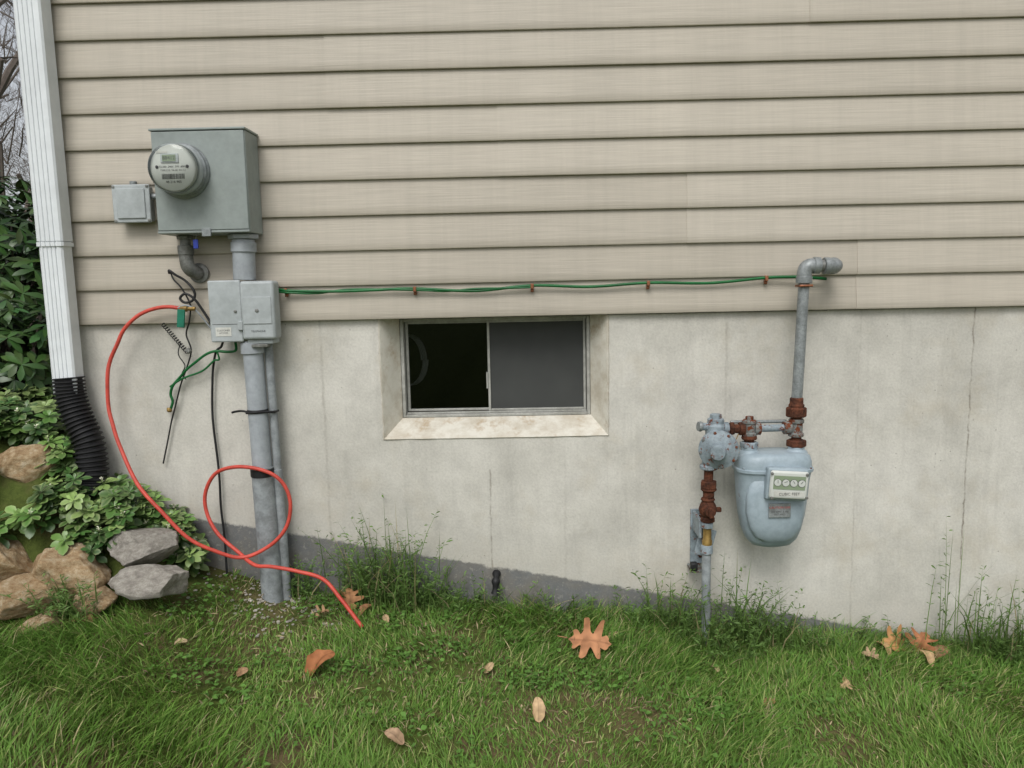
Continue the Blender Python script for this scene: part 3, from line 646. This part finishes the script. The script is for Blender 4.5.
box('bracket_web',gm,M['bluerust'],.606,.664,-.09,-.084,.115,.215,.002,rot=Matrix.Rotation(rad(14),3,'Y'))
box('bracket_foot',gm,M['rustgrey'],.590,.634,-.075,-.004,.048,.0585,.002)
box('bracket_bolt_block',gm,M['dark'],.588,.612,-.08,-.055,.056,.085,.004)
for i,z in enumerate((.09,.235)): lathe('bracket_bolt_%d'%i,gm,M['rust'],(.635,-.012,z),(0,-1,0),[(.008,0),(.008,.006),(.004,.008)],6)
tube('capped_pipe_stub',None,M['dark'],[(-.105,.01,.03),(-.106,-.02,.025),(-.108,-.035,.005),(-.110,-.04,-.03)],lambda i,N:.013+.003*math.sin(i*.9),n=5,seg=14)

# ------------------------------------------------------------------ GROUND
def axis(lo,hi,st,far):
    a=list(np.arange(lo,hi+1e-6,st)); s=st; x=hi
    while x<far: s*=1.35; x+=s; a.append(x)
    s=st; x=lo; 
    while x>-far: s*=1.35; x-=s; a.insert(0,x)
    return np.array(a)
ax=axis(-3,3,.04,160); ay=axis(-2.4,.6,.04,160)
GX,GYY=np.meshgrid(ax,ay,indexing='ij'); GZ=ground_z(GX,GYY)
GZ=GZ+.008*(fbm(GX*22,GYY*22,12)-.5)
inside=(GX>XL+.06)&(GX<XR-.1)&(GYY>.06)&(GYY<8.9)
GZ=np.where(inside,-1.55,GZ)
Vg=np.stack([GX,GYY,GZ],-1).reshape(-1,3); nx,ny=GX.shape
idx=np.arange(nx*ny).reshape(nx,ny); qf=np.stack([idx[:-1,:-1],idx[1:,:-1],idx[1:,1:],idx[:-1,1:]],-1).reshape(-1)
rawmesh('ground',Vg,qf,4,np.ones((len(Vg),3))*.5,M['ground'])

# ------------------------------------------------------------------ GRASS
def bare(x,y):
    b=np.zeros_like(x)
    for cx,cy,r,a in ((-.80,-.20,.18,1.0),(-.95,-.10,.14,1.0),(-.66,-.60,.09,.8),(-.95,-1.05,.14,.85),(-.62,-.92,.10,.8),(-.35,-.78,.09,.8),(.0,-1.0,.09,.6),(-.25,-.38,.10,.5),(-1.25,-.85,.10,.6),(-.9,-.62,.10,.6),(-.45,-.55,.08,.6),(.35,-.55,.08,.5),(.9,-.5,.07,.4),(-1.1,-.55,.09,.5),(.55,-.9,.08,.4)):
        b=np.maximum(b,a*np.exp(-(((x-cx)**2+(y-cy)**2*1.6)/r**2)))
    return b
def grass_pts(n,x0,x1,y0,y1):
    x=rng.uniform(x0,x1,n); y=rng.uniform(y0,y1,n)
    lush=sstep(-1.2,1.2,x)*.2
    d=.52+lush+1.1*(fbm(x*5,y*5,20)-.42)+.7*(fbm(x*17,y*17,25)-.5)
    d*=1-np.clip(bare(x,y)*(.75+.6*fbm(x*14,y*14,31)),0,.97)
    rock=(x<-1.08)&(y>-.30)
    m=(rng.random(n)<np.clip(d*1.4,.05,1))&~rock&(y<-.008)
    return x[m],y[m]
def blades(name,x,y,L,W,lean,tiltdir,C,parent=None,mat=None):
    n=len(x); z=ground_z(x,y)-.004
    P=np.stack([x,y,z],1); T=np.stack([np.cos(tiltdir),np.sin(tiltdir),np.zeros(n)],1)
    fa=rng.uniform(0,2*np.pi,n); Sd=np.stack([np.cos(fa),np.sin(fa),np.zeros(n)],1)
    up=np.array([0,0,1.])
    ts=[0,.35,.7,1.0]; ws=[.8,1,.65,0]
    V=np.zeros((n,7,3)); 
    for k,(t,w) in enumerate(zip(ts,ws)):
        c=P+up*(L*(t-.25*lean*t*t))[:,None]+T*(L*lean*t**1.7)[:,None]
        if k<3: V[:,2*k]=c-Sd*(W*w)[:,None]; V[:,2*k+1]=c+Sd*(W*w)[:,None]
        else: V[:,6]=c
    b=(np.arange(n)*7)[:,None]
    lo=(b+np.array([[0,1,3,2,2,3,5,4,4,5,6]])).reshape(-1)
    st=(np.arange(n)*11)[:,None]+np.array([[0,4,8]]); 
    col=np.repeat(C[:,None,:],7,1)
    yel=np.array([.22,.22,.10]); k=np.array([.35,.35,.06,.06,0,0,.12])[None,:,None]
    col=col*(1-k)+yel*k
    return rawmesh(name,V.reshape(-1,3),lo,None,col.reshape(-1,3),mat or M['grass'],parent,starts=st.reshape(-1))
def grasscol(x,y,n):
    t=fbm(x*2.2+3,y*2.2,40); r=rng.random(n)
    a=np.array([.105,.225,.036]); b=np.array([.20,.36,.065]); c=np.array([.34,.40,.13]); d=np.array([.48,.40,.23])
    k=np.clip(t*.9+r*.5-.22,0,1)[:,None]; C=a*(1-k)+b*k
    s=(rng.random(n)<.08+.14*fbm(x*4,y*4,44))[:,None]; C=np.where(s,c,C)
    s=(rng.random(n)<.035+.10*bare(x,y)+.05*sstep(.55,.75,fbm(x*3,y*3,77)))[:,None]; C=np.where(s,d,C)
    return C*rng.uniform(.72,1.28,n)[:,None]
xa,ya=grass_pts(185000,-2.4,2.4,-1.75,-.005)
xb,yb=grass_pts(30000,-4,4.5,-4,-1.75)
x=np.concatenate([xa,xb]);y=np.concatenate([ya,yb]); n=len(x)
h=fbm(x*3.3,y*3.3,50); L=(.018+.060*np.clip(h*1.6-.25,0,1)**1.3)*rng.uniform(.6,1.35,n)
L*=1-.5*bare(x,y)
near=np.exp(-(-y)/.12)*sstep(-.9,0,x); L*=1+.7*near
flow=fbm(x*1.6+7,y*1.6,60)*4*np.pi
td=flow+rng.normal(0,1.0,n); lean=np.clip(rng.normal(.75,.3,n),.05,1.3)
W=rng.uniform(.0010,.0022,n)*(1+.8*(y<-1.75))
blades('grass',x,y,L,W,lean,td,grasscol(x,y,n))
n=3400; cxs=rng.uniform(-1.2,2.0,80); cys=-rng.gamma(1.5,.25,80)-.02
ci=rng.integers(0,80,n); x=cxs[ci]+rng.normal(0,.05,n); y=np.minimum(cys[ci]+rng.normal(0,.04,n),-.01)
P=np.stack([x,y,ground_z(x,y)+rng.uniform(.01,.035,n)],1); a=rng.uniform(0,2*np.pi,n)
D=np.stack([np.cos(a),np.sin(a),rng.uniform(-.1,.5,n)],1); Nn=np.tile([0,0,1.],(n,1))+rng.normal(0,.3,(n,3))
C=np.array([.12,.24,.05])*rng.uniform(.7,1.4,(n,1))
leafbatch('clover_weeds',P,D,Nn,rng.uniform(.010,.022,n),rng.uniform(.004,.008,n),C,M['grass'])
wc=[(-.50,-.06,120,.36,.07),(-.42,-.10,80,.28,.06),(-.60,-.05,45,.27,.05),(-.30,-.05,50,.18,.06),(.50,-.09,90,.26,.06),(.60,-.15,60,.20,.05),(.78,-.10,80,.32,.05),(.88,-.08,50,.22,.06),(.66,-.22,50,.17,.08),(1.0,-.1,50,.16,.08),(1.50,-.06,9,.50,.02),(1.55,-.05,10,.42,.04),(1.66,-.08,45,.32,.05),(1.78,-.08,80,.34,.06),(1.95,-.1,80,.34,.08),(-.1,-.04,20,.14,.08),(.2,-.05,40,.13,.1),(-.75,-.06,25,.15,.06),(1.3,-.05,40,.13,.1),(-1.42,-.42,70,.16,.04),(-.80,-.03,14,.18,.03)]
X=[];Y=[];LL=[]
for (cx,cy,k,hh,sg) in wc:
    X.append(rng.normal(cx,sg,k)); Y.append(np.minimum(rng.normal(cy,sg*.5,k),-.012)); LL.append(hh*rng.uniform(.35,1.15,k))
x=np.concatenate(X);y=np.concatenate(Y);L=np.concatenate(LL);n=len(x)
C=np.array([.12,.21,.05])*rng.uniform(.6,1.4,(n,1)); C[rng.random(n)<.15]=(.38,.33,.18)
tw=empty('tall_weeds',(0,0,0))
lean=np.clip(rng.normal(.36,.25,n),.02,1.1); td=rng.uniform(np.pi,2*np.pi,n)
blades('stems',x,y,L,rng.uniform(.0012,.0028,n),lean,td,C,parent=tw)
m=rng.random(n)<.6; k=16
xs=np.repeat(x[m],k);ys=np.repeat(y[m],k);Ls=np.repeat(L[m],k);le=np.repeat(lean[m],k);tds=np.repeat(td[m],k);t=rng.uniform(.2,1,len(xs))
P=np.stack([xs+np.cos(tds)*Ls*le*t**1.7,ys+np.sin(tds)*Ls*le*t**1.7,ground_z(xs,ys)-.004+Ls*(t-.25*le*t*t)],1)
a=rng.uniform(0,2*np.pi,len(xs)); D=np.stack([np.cos(a),np.sin(a),rng.uniform(.1,1.0,len(xs))],1); Nn=np.tile([0,0,1.],(len(xs),1))+rng.normal(0,.4,(len(xs),3))
leafbatch('leaflets',P,D,Nn,rng.uniform(.010,.026,len(xs)),rng.uniform(.0014,.0034,len(xs)),np.array([.13,.22,.06])*rng.uniform(.6,1.4,(len(xs),1)),M['grass'],parent=tw)

# ------------------------------------------------------------------ ROCKS
def rock(loc,s,mat,seed,rotz=0):
    bm=bmesh.new(); bmesh.ops.create_icosphere(bm,subdivisions=5,radius=1)
    off=Vector((seed*3.1,seed*1.7,seed*.9))
    pl=[Vector((random.gauss(0,1),random.gauss(0,1),random.gauss(0,1))).normalized() for _ in range(11)]
    for v in bm.verts:
        c=v.co.copy()
        for p in pl:
            d=c.dot(p)-.66
            if d>0: c-=p*d*.93
        c*=1+.12*mnoise.noise(c*1.6+off)+.05*mnoise.noise(c*5+off)+.02*mnoise.noise(c*14+off)
        v.co=c
    me=bpy.data.meshes.new('rock'); bm.to_mesh(me); bm.free()
    o=link(me,'rock',mat,smooth=True,ang=60); o.location=loc; o.scale=s; o.rotation_euler=(random.uniform(-.15,.15),random.uniform(-.15,.15),rotz); return o
random.seed(21)
rock((-1.74,-.32,.20),(.17,.12,.12),M['rocktan'],1,.2)
rock((-1.49,-.32,.19),(.15,.11,.10),M['rocktan'],2,-.3)
rock((-1.60,-.38,.13),(.11,.08,.07),M['rocktan'],7,.5)
rock((-1.275,-.24,.235),(.11,.085,.075),M['rockgrey'],3,.4)
rock((-1.20,-.34,.155),(.14,.085,.070),M['rockgrey'],4,-.1)
rock((-1.50,-.45,.055),(.095,.06,.045),M['rocktan'],5,.8)
rock((-1.70,-.13,.50),(.13,.09,.10),M['rocktan'],6,.3)
rock((-1.36,-.38,.11),(.075,.06,.05),M['rocktan'],8,.3)
rock((-2.0,-.36,.20),(.17,.13,.11),M['rocktan'],9,.1)
rock((-2.35,-.38,.2),(.18,.13,.12),M['rockgrey'],10,.1)
pv=[];pf=[]
bm0=bmesh.new(); bmesh.ops.create_icosphere(bm0,subdivisions=1,radius=1); bv=[v.co.copy() for v in bm0.verts]; bf=[[v.index for v in f.verts] for f in bm0.faces]; bm0.free()
for i in range(260):
    cx=random.gauss(-.86,.16); cy=-abs(random.gauss(.12,.10))-.01; s=random.uniform(.003,.008); b=len(pv)
    c=Vector((cx,cy,float(ground_z(cx,cy))+s*.3))
    for v in bv: pv.append(c+Vector((v.x*s*random.uniform(.8,1.3),v.y*s,v.z*s*.6)))
    pf+=[[b+j for j in f] for f in bf]
mesh('gravel',pv,pf,M['rockgrey'],None,smooth=True)

# ------------------------------------------------------------------ GROUND COVER (pachysandra)
def rosettes(name,pts,stem,mat,Lr,Wr,pal,edge=None,per=(6,9)):
    P=[];D=[];N=[];C=[];E=[];Sc=[]
    for (x,y) in pts:
        z=float(ground_z(x,y)); hgt=random.uniform(*stem); tx,ty=random.gauss(0,.12),random.gauss(-.10,.12)
        top=Vector((x+tx*hgt*2,y+ty*hgt*2,z+hgt)); ax=Vector((tx*1.5,ty*1.5-.15,1)).normalized(); u,v,_=frame_of(ax)
        pc=random.choice(pal); br=random.uniform(.6,1.35); k=random.randint(*per); a0=random.random()*6.28; bloom=random.random()<.4
        for layer,(cnt,el,sc,dz) in enumerate(((k,.25,1.0,0),(4,.9,.55,.006),(k-1,-.15,1.0,-.025))):
            for i in range(cnt):
                a=a0+layer*.5+2*math.pi*i/cnt+random.uniform(-.2,.2)
                d=(u*math.cos(a)+v*math.sin(a)+ax*(el+random.uniform(-.15,.2))).normalized()
                P.append(top+ax*dz); D.append(d); N.append(ax+Vector((random.gauss(0,.15),)*3)); Sc.append(sc)
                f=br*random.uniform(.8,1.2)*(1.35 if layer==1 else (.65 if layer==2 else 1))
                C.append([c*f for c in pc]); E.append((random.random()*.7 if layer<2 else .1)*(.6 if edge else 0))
        if bloom:
            for i in range(10):
                a=random.random()*6.28; d=(u*math.cos(a)+v*math.sin(a)+ax*random.uniform(.3,2.5)).normalized()
                P.append(top+ax*random.uniform(.004,.022)); D.append(d); N.append(ax); Sc.append(.22); C.append([.66,.66,.50] if random.random()<.6 else [.35,.45,.18]); E.append(0)
    n=len(P); sc=rng.uniform(.75,1.2,n)*np.array(Sc)
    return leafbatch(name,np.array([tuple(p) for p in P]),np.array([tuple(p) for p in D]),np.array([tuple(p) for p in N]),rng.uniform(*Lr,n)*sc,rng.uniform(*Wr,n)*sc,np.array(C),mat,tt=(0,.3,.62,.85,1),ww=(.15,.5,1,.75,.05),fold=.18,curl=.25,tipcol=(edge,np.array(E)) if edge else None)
random.seed(5)
pts=[]
while len(pts)<1000:
    x=random.uniform(-3.0,-1.16); y=random.uniform(-.36,1.1)
    if x>-1.66 and y>-.015: continue
    if x>-2.1 and y<-.26 and random.random()<.8: continue
    if x>-1.34 and y<-.13: continue
    if (x+1.70)**2/.012+(y+.16)**2/.010<1: continue
    pts.append((x,y))
for i in range(280):
    x=random.uniform(-2.1,-1.25); y=random.uniform(-.27,-.03)
    if (x+1.70)**2/.012+(y+.18)**2/.008<1: continue
    if x>-1.34 and y<-.13: continue
    pts.append((x,y))
for i in range(50): pts.append((random.uniform(-1.40,-1.17),random.uniform(-.12,-.03)))
rosettes('pachysandra_groundcover',pts,(.05,.12),M['leaf'],(.036,.055),(.010,.015),[(.03,.08,.018),(.045,.115,.024),(.07,.16,.03),(.12,.22,.05),(.19,.28,.085)],edge=(.40,.44,.22))

def shrub(name,cen,rx_,ry_,rz_,nros,pal,Lr,Wr):
    random.seed(9)
    e=empty(name,cen); P=[];D=[];N=[];C=[]; cv=Vector(cen); tips=[]
    for i in range(nros):
        a=random.uniform(0,6.28); el=math.asin(random.uniform(-.25,1)); r=random.uniform(.55,1.08)
        p=cv+Vector((rx_*math.cos(a)*math.cos(el),ry_*math.sin(a)*math.cos(el),rz_*math.sin(el)))*r
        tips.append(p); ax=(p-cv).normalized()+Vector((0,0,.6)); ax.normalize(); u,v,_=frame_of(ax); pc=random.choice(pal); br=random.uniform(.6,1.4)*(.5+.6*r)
        for j in range(random.randint(7,10)):
            b=random.uniform(0,6.28); d=u*math.cos(b)+v*math.sin(b)+ax*random.uniform(-.5,.25)
            P.append(tuple(p)); D.append(tuple(d)); N.append(tuple(ax)); C.append([c*br*random.uniform(.8,1.2) for c in pc])
    n=len(P)
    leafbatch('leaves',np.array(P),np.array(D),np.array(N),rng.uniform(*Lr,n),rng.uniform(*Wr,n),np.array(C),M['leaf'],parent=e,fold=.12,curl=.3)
    root=Vector((cen[0],cen[1],float(ground_z(cen[0],cen[1]))-.05))
    V=[];Fc=[]
    for t in random.sample(tips,min(60,len(tips))):
        pts=[root+Vector((random.gauss(0,.05),random.gauss(0,.05),0)),root.lerp(t,.5)+Vector((random.gauss(0,.05),random.gauss(0,.05),.05)),t]
        C_=crom(pts,4); b=len(V)
        for i,p in enumerate(C_):
            r=.010*(1-i/len(C_))+.003
            for s in range(5): V.append(p+Vector((math.cos(s*1.257)*r,math.sin(s*1.257)*r,0)))
        for i in range(len(C_)-1):
            for s in range(5): s2=(s+1)%5; Fc.append((b+i*5+s,b+i*5+s2,b+i*5+5+s2,b+i*5+5+s))
    mesh('branches',V,Fc,M['bark'],e,smooth=True); return e
palR=[(.022,.05,.014),(.035,.075,.02),(.05,.10,.03)]
shrub('rhododendron_shrub',(-2.55,1.0,1.0),.62,.6,.60,620,palR,(.06,.10),(.011,.017))
shrub('rhododendron_shrub',(-3.7,2.6,1.1),1.0,1.0,.8,420,palR,(.08,.12),(.015,.022))
shrub('rhododendron_shrub',(-2.07,.35,.78),.28,.28,.28,170,palR,(.05,.085),(.010,.015))

# ------------------------------------------------------------------ TREES
def treemesh(name,roots,seed,depth=5):
    random.seed(seed); V=[];Fc=[]
    def seg(p,d,r,L,k):
        n=3; sides=6 if r>.02 else 4; b=len(V); q_=p.copy(); dd=d.copy(); rr=r
        for i in range(n+1):
            u,v,_=frame_of(dd)
            for s in range(sides):
                a=2*math.pi*s/sides; V.append(q_+(u*math.cos(a)+v*math.sin(a))*rr)
            if i<n:
                if k>0 and k<depth and random.random()<.5:
                    nd=(dd+Vector((random.gauss(0,.6),random.gauss(0,.6),random.gauss(.1,.3)))).normalized(); seg(q_,nd,rr*.5,L*.6,k+1)
                q_=q_+dd*(L/n); dd=(dd+Vector((random.gauss(0,.09),random.gauss(0,.09),.03))).normalized(); rr*=.88
        for i in range(n):
            for s in range(sides): s2=(s+1)%sides; Fc.append((b+i*sides+s,b+i*sides+s2,b+(i+1)*sides+s2,b+(i+1)*sides+s))
        if k<depth:
            for j in range(random.choice((2,2,3))):
                nd=(dd+Vector((random.gauss(0,.42),random.gauss(0,.42),random.gauss(.1,.2)))).normalized()
                seg(q_,nd,max(rr*random.uniform(.55,.8),.004),L*random.uniform(.6,.85),k+1)
    for (x,y,r,L) in roots: seg(Vector((x,y,float(ground_z(x,y))-.2)),Vector((random.gauss(0,.05),random.gauss(0,.05),1)).normalized(),r,L,0)
    return mesh(name,V,Fc,M['bark'],None,smooth=True,recenter=True)
treemesh('bare_tree',[(-6.6,6.5,.09,3.0)],3,6)
treemesh('bare_tree',[(-8.9,10.5,.18,3.6)],4,6)
treemesh('bare_tree',[(-4.9,4.6,.03,1.6)],8,5)
roots=[]
for i in range(34): 
    y=random.uniform(9,34); roots.append((-.655*(y+2.7)+random.uniform(-7,5),y,random.uniform(.06,.2),random.uniform(2.2,3.6)))
treemesh('distant_trees',roots,12,5)

# ------------------------------------------------------------------ FALLEN LEAVES
def leafmesh(name,loc,size,rot,col,outline,curl):
    V=[];Fc=[]; n=len(outline); rings=6
    sp=[Vector((0,p[1]*.85,0)) for p in outline]
    for k in range(rings+1):
        t=k/rings
        for i,p in enumerate(outline):
            q_=sp[i].lerp(Vector((p[0],p[1],0)),t); r=abs(q_.x)
            q_.z=curl*(r*r*1.6+.10*math.sin(q_.y*5+1)+.05*math.sin(9*q_.x+4*q_.y)); V.append(q_)
    for k in range(rings):
        for i in range(n):
            i2=(i+1)%n; Fc.append((k*n+i,k*n+i2,(k+1)*n+i2,(k+1)*n+i))
    b=len(V)
    for i in range(5):
        t=i/4; V+= [Vector((-.010,-.5-.25*t,.03*t)),Vector((.010,-.5-.25*t,.03*t))]
    for i in range(4): Fc.append((b+2*i,b+2*i+1,b+2*i+3,b+2*i+2))
    me=bpy.data.meshes.new(name); me.from_pydata([tuple(v) for v in V],[],Fc); me.update(); me.shade_smooth()
    a=me.attributes.new('Col','FLOAT_COLOR','POINT'); cc=[]
    for v in V:
        f=1+.45*mnoise.noise(v*7); rib=.70 if abs(v.x)<.02 else 1
        cc+=[col[0]*f*rib,col[1]*f*rib,col[2]*f*rib,1]
    a.data.foreach_set('color',np.array(cc,np.float32))
    o=link(me,name,M['dry']); o.location=loc; o.scale=(size,)*3; o.rotation_mode='ZXY'; o.rotation_euler=rot; return o
def oak_outline():
    R=[(.0,-.5),(.04,-.42),(.12,-.36),(.24,-.38),(.26,-.30),(.16,-.22),(.13,-.17),(.24,-.12),(.46,-.18),(.53,-.10),(.44,.0),(.24,.04),(.16,.08),(.26,.15),(.46,.26),(.45,.34),(.33,.34),(.17,.27),(.14,.31),(.18,.42),(.13,.48),(.06,.50),(.0,.58)]
    L=[(-x*random.uniform(.85,1.1),y+random.uniform(-.03,.03)) for x,y in R[1:-1]][::-1]
    pts=R+L; out=[]
    for i in range(len(pts)):
        p0,p1=pts[i],pts[(i+1)%len(pts)]
        for k in range(3): t=k/3; out.append((p0[0]*(1-t)+p1[0]*t,p0[1]*(1-t)+p1[1]*t))
    out=[((out[i-1][0]+2*out[i][0]+out[(i+1)%len(out)][0])/4,(out[i-1][1]+2*out[i][1]+out[(i+1)%len(out)][1])/4) for i in range(len(out))]
    return out
def oval_outline(w=.27):
    out=[]
    for i in range(40):
        a=2*math.pi*i/40; yy=-.5*math.cos(a); out.append((w*math.sin(a)*(1-.25*yy)*(1+.06*math.sin(9*a)),yy))
    return out
OR=(.42,.20,.10)
def gl_(x,y,dz=.035): return (x,y,float(ground_z(x,y))+dz)
random.seed(31)
leafmesh('oak_leaf',gl_(.205,-.27,.058),.138,(rad(46),rad(-6),rad(-105)),OR,oak_outline(),.6)
leafmesh('fallen_leaf',gl_(-.63,-.50,.035),.105,(rad(30),rad(-10),rad(-55)),(.34,.14,.06),oval_outline(.3),1.3)
leafmesh('fallen_leaf',gl_(.03,-.62,.040),.068,(rad(45),rad(10),rad(10)),(.50,.35,.20),oval_outline(),.9)
leafmesh('fallen_leaf',gl_(-.36,-.78,.030),.060,(rad(30),rad(10),rad(70)),(.36,.24,.15),oval_outline(),1.2)
leafmesh('fallen_leaf',gl_(-.62,-.12,.04),.085,(rad(40),rad(25),rad(30)),(.34,.17,.08),oak_outline(),1.1)
leafmesh('fallen_leaf',gl_(-.56,-.16,.03),.06,(rad(20),rad(-25),rad(130)),(.28,.14,.07),oval_outline(),.9)
lf=[(1.33,-.07,.11,(.42,.22,.09)),(1.42,-.06,.10,(.35,.15,.07)),(1.27,-.10,.07,(.42,.26,.13)),(1.47,-.10,.08,(.30,.16,.09)),(1.20,-.16,.06,(.36,.25,.15)),(1.40,-.14,.07,(.45,.30,.16)),(.42,-.12,.06,(.3,.17,.09)),(-.85,-.55,.045,(.3,.18,.1)),(-.12,-.42,.04,(.42,.3,.17)),(.75,-.45,.045,(.35,.2,.1)),(1.05,-.3,.045,(.4,.28,.15)),(-1.05,-.5,.04,(.4,.3,.18)),(-.55,-1.0,.05,(.28,.12,.07)),(-.7,-.2,.05,(.33,.2,.11)),(-.48,-.2,.04,(.4,.28,.16)),(.3,-.16,.04,(.36,.26,.15)),(.62,-.30,.04,(.4,.3,.18)),(-.68,-.98,.05,(.42,.14,.10)),(-1.38,-.44,.07,(.40,.22,.12))]
for (x,y,s,c) in lf: leafmesh('fallen_leaf',gl_(x,y,.050 if x>1.1 else .024),s,(rad(random.uniform(10,60)),rad(random.uniform(-30,30)),random.uniform(0,6.28)),c,oak_outline() if random.random()<.4 else oval_outline(),random.uniform(.4,1.3))
n=2600; x=rng.uniform(-1.3,1.9,n); y=-rng.gamma(1.5,.38,n)-.01
P=np.stack([x,y,ground_z(x,y)+rng.uniform(.003,.022,n)],1); a=rng.uniform(0,6.28,n); D=np.stack([np.cos(a),np.sin(a),rng.normal(0,.15,n)],1)
leafbatch('leaf_litter',P,D,np.tile([0,0,1.],(n,1))+rng.normal(0,.3,(n,3)),rng.uniform(.008,.042,n),rng.uniform(.0006,.003,n),np.array([.42,.33,.20])*rng.uniform(.3,1.2,(n,1)),M['dry'])

# ------------------------------------------------------------------ LIGHT + SKY
el,az=rad(50),rad(192)
w=bpy.data.worlds.new('World'); S.world=w; w.use_nodes=True; nt=w.node_tree
sk=nt.nodes.new('ShaderNodeTexSky'); sk.sky_type='NISHITA'; sk.sun_disc=False; sk.sun_elevation=el; sk.sun_rotation=az; sk.air_density=1; sk.dust_density=3; sk.ozone_density=1
hsv=nt.nodes.new('ShaderNodeHueSaturation'); hsv.inputs['Saturation'].default_value=.25
bg=nt.nodes['Background']; nt.links.new(sk.outputs[0],hsv.inputs['Color']); nt.links.new(hsv.outputs[0],bg.inputs[0]); bg.inputs[1].default_value=.15
sd=Vector((math.sin(az)*math.cos(el),math.cos(az)*math.cos(el),math.sin(el)))
sl=bpy.data.lights.new('sun','SUN'); sl.energy=1.5; sl.angle=rad(26); sl.color=(1,.985,.96)
so=bpy.data.objects.new('sun',sl); COL.objects.link(so); so.rotation_euler=sd.to_track_quat('Z','Y').to_euler(); so.location=(0,-5,8)

# ------------------------------------------------------------------ CAMERA
p,yw,rl=.13002,.01257,.02107
F=Vector((-math.sin(yw)*math.cos(p),math.cos(yw)*math.cos(p),-math.sin(p))); Rt=Vector((math.cos(yw),math.sin(yw),0)); U=Rt.cross(F)
r2=math.cos(rl)*Rt-math.sin(rl)*U; u2=math.sin(rl)*Rt+math.cos(rl)*U
cd=bpy.data.cameras.new('camera'); cd.lens=27; cd.sensor_width=36; cd.clip_start=.02; cd.clip_end=600
co=bpy.data.objects.new('camera',cd); COL.objects.link(co)
co.matrix_world=Matrix(((r2.x,u2.x,-F.x,0),(r2.y,u2.y,-F.y,-2.7),(r2.z,u2.z,-F.z,1.0813),(0,0,0,1)))
S.camera=co
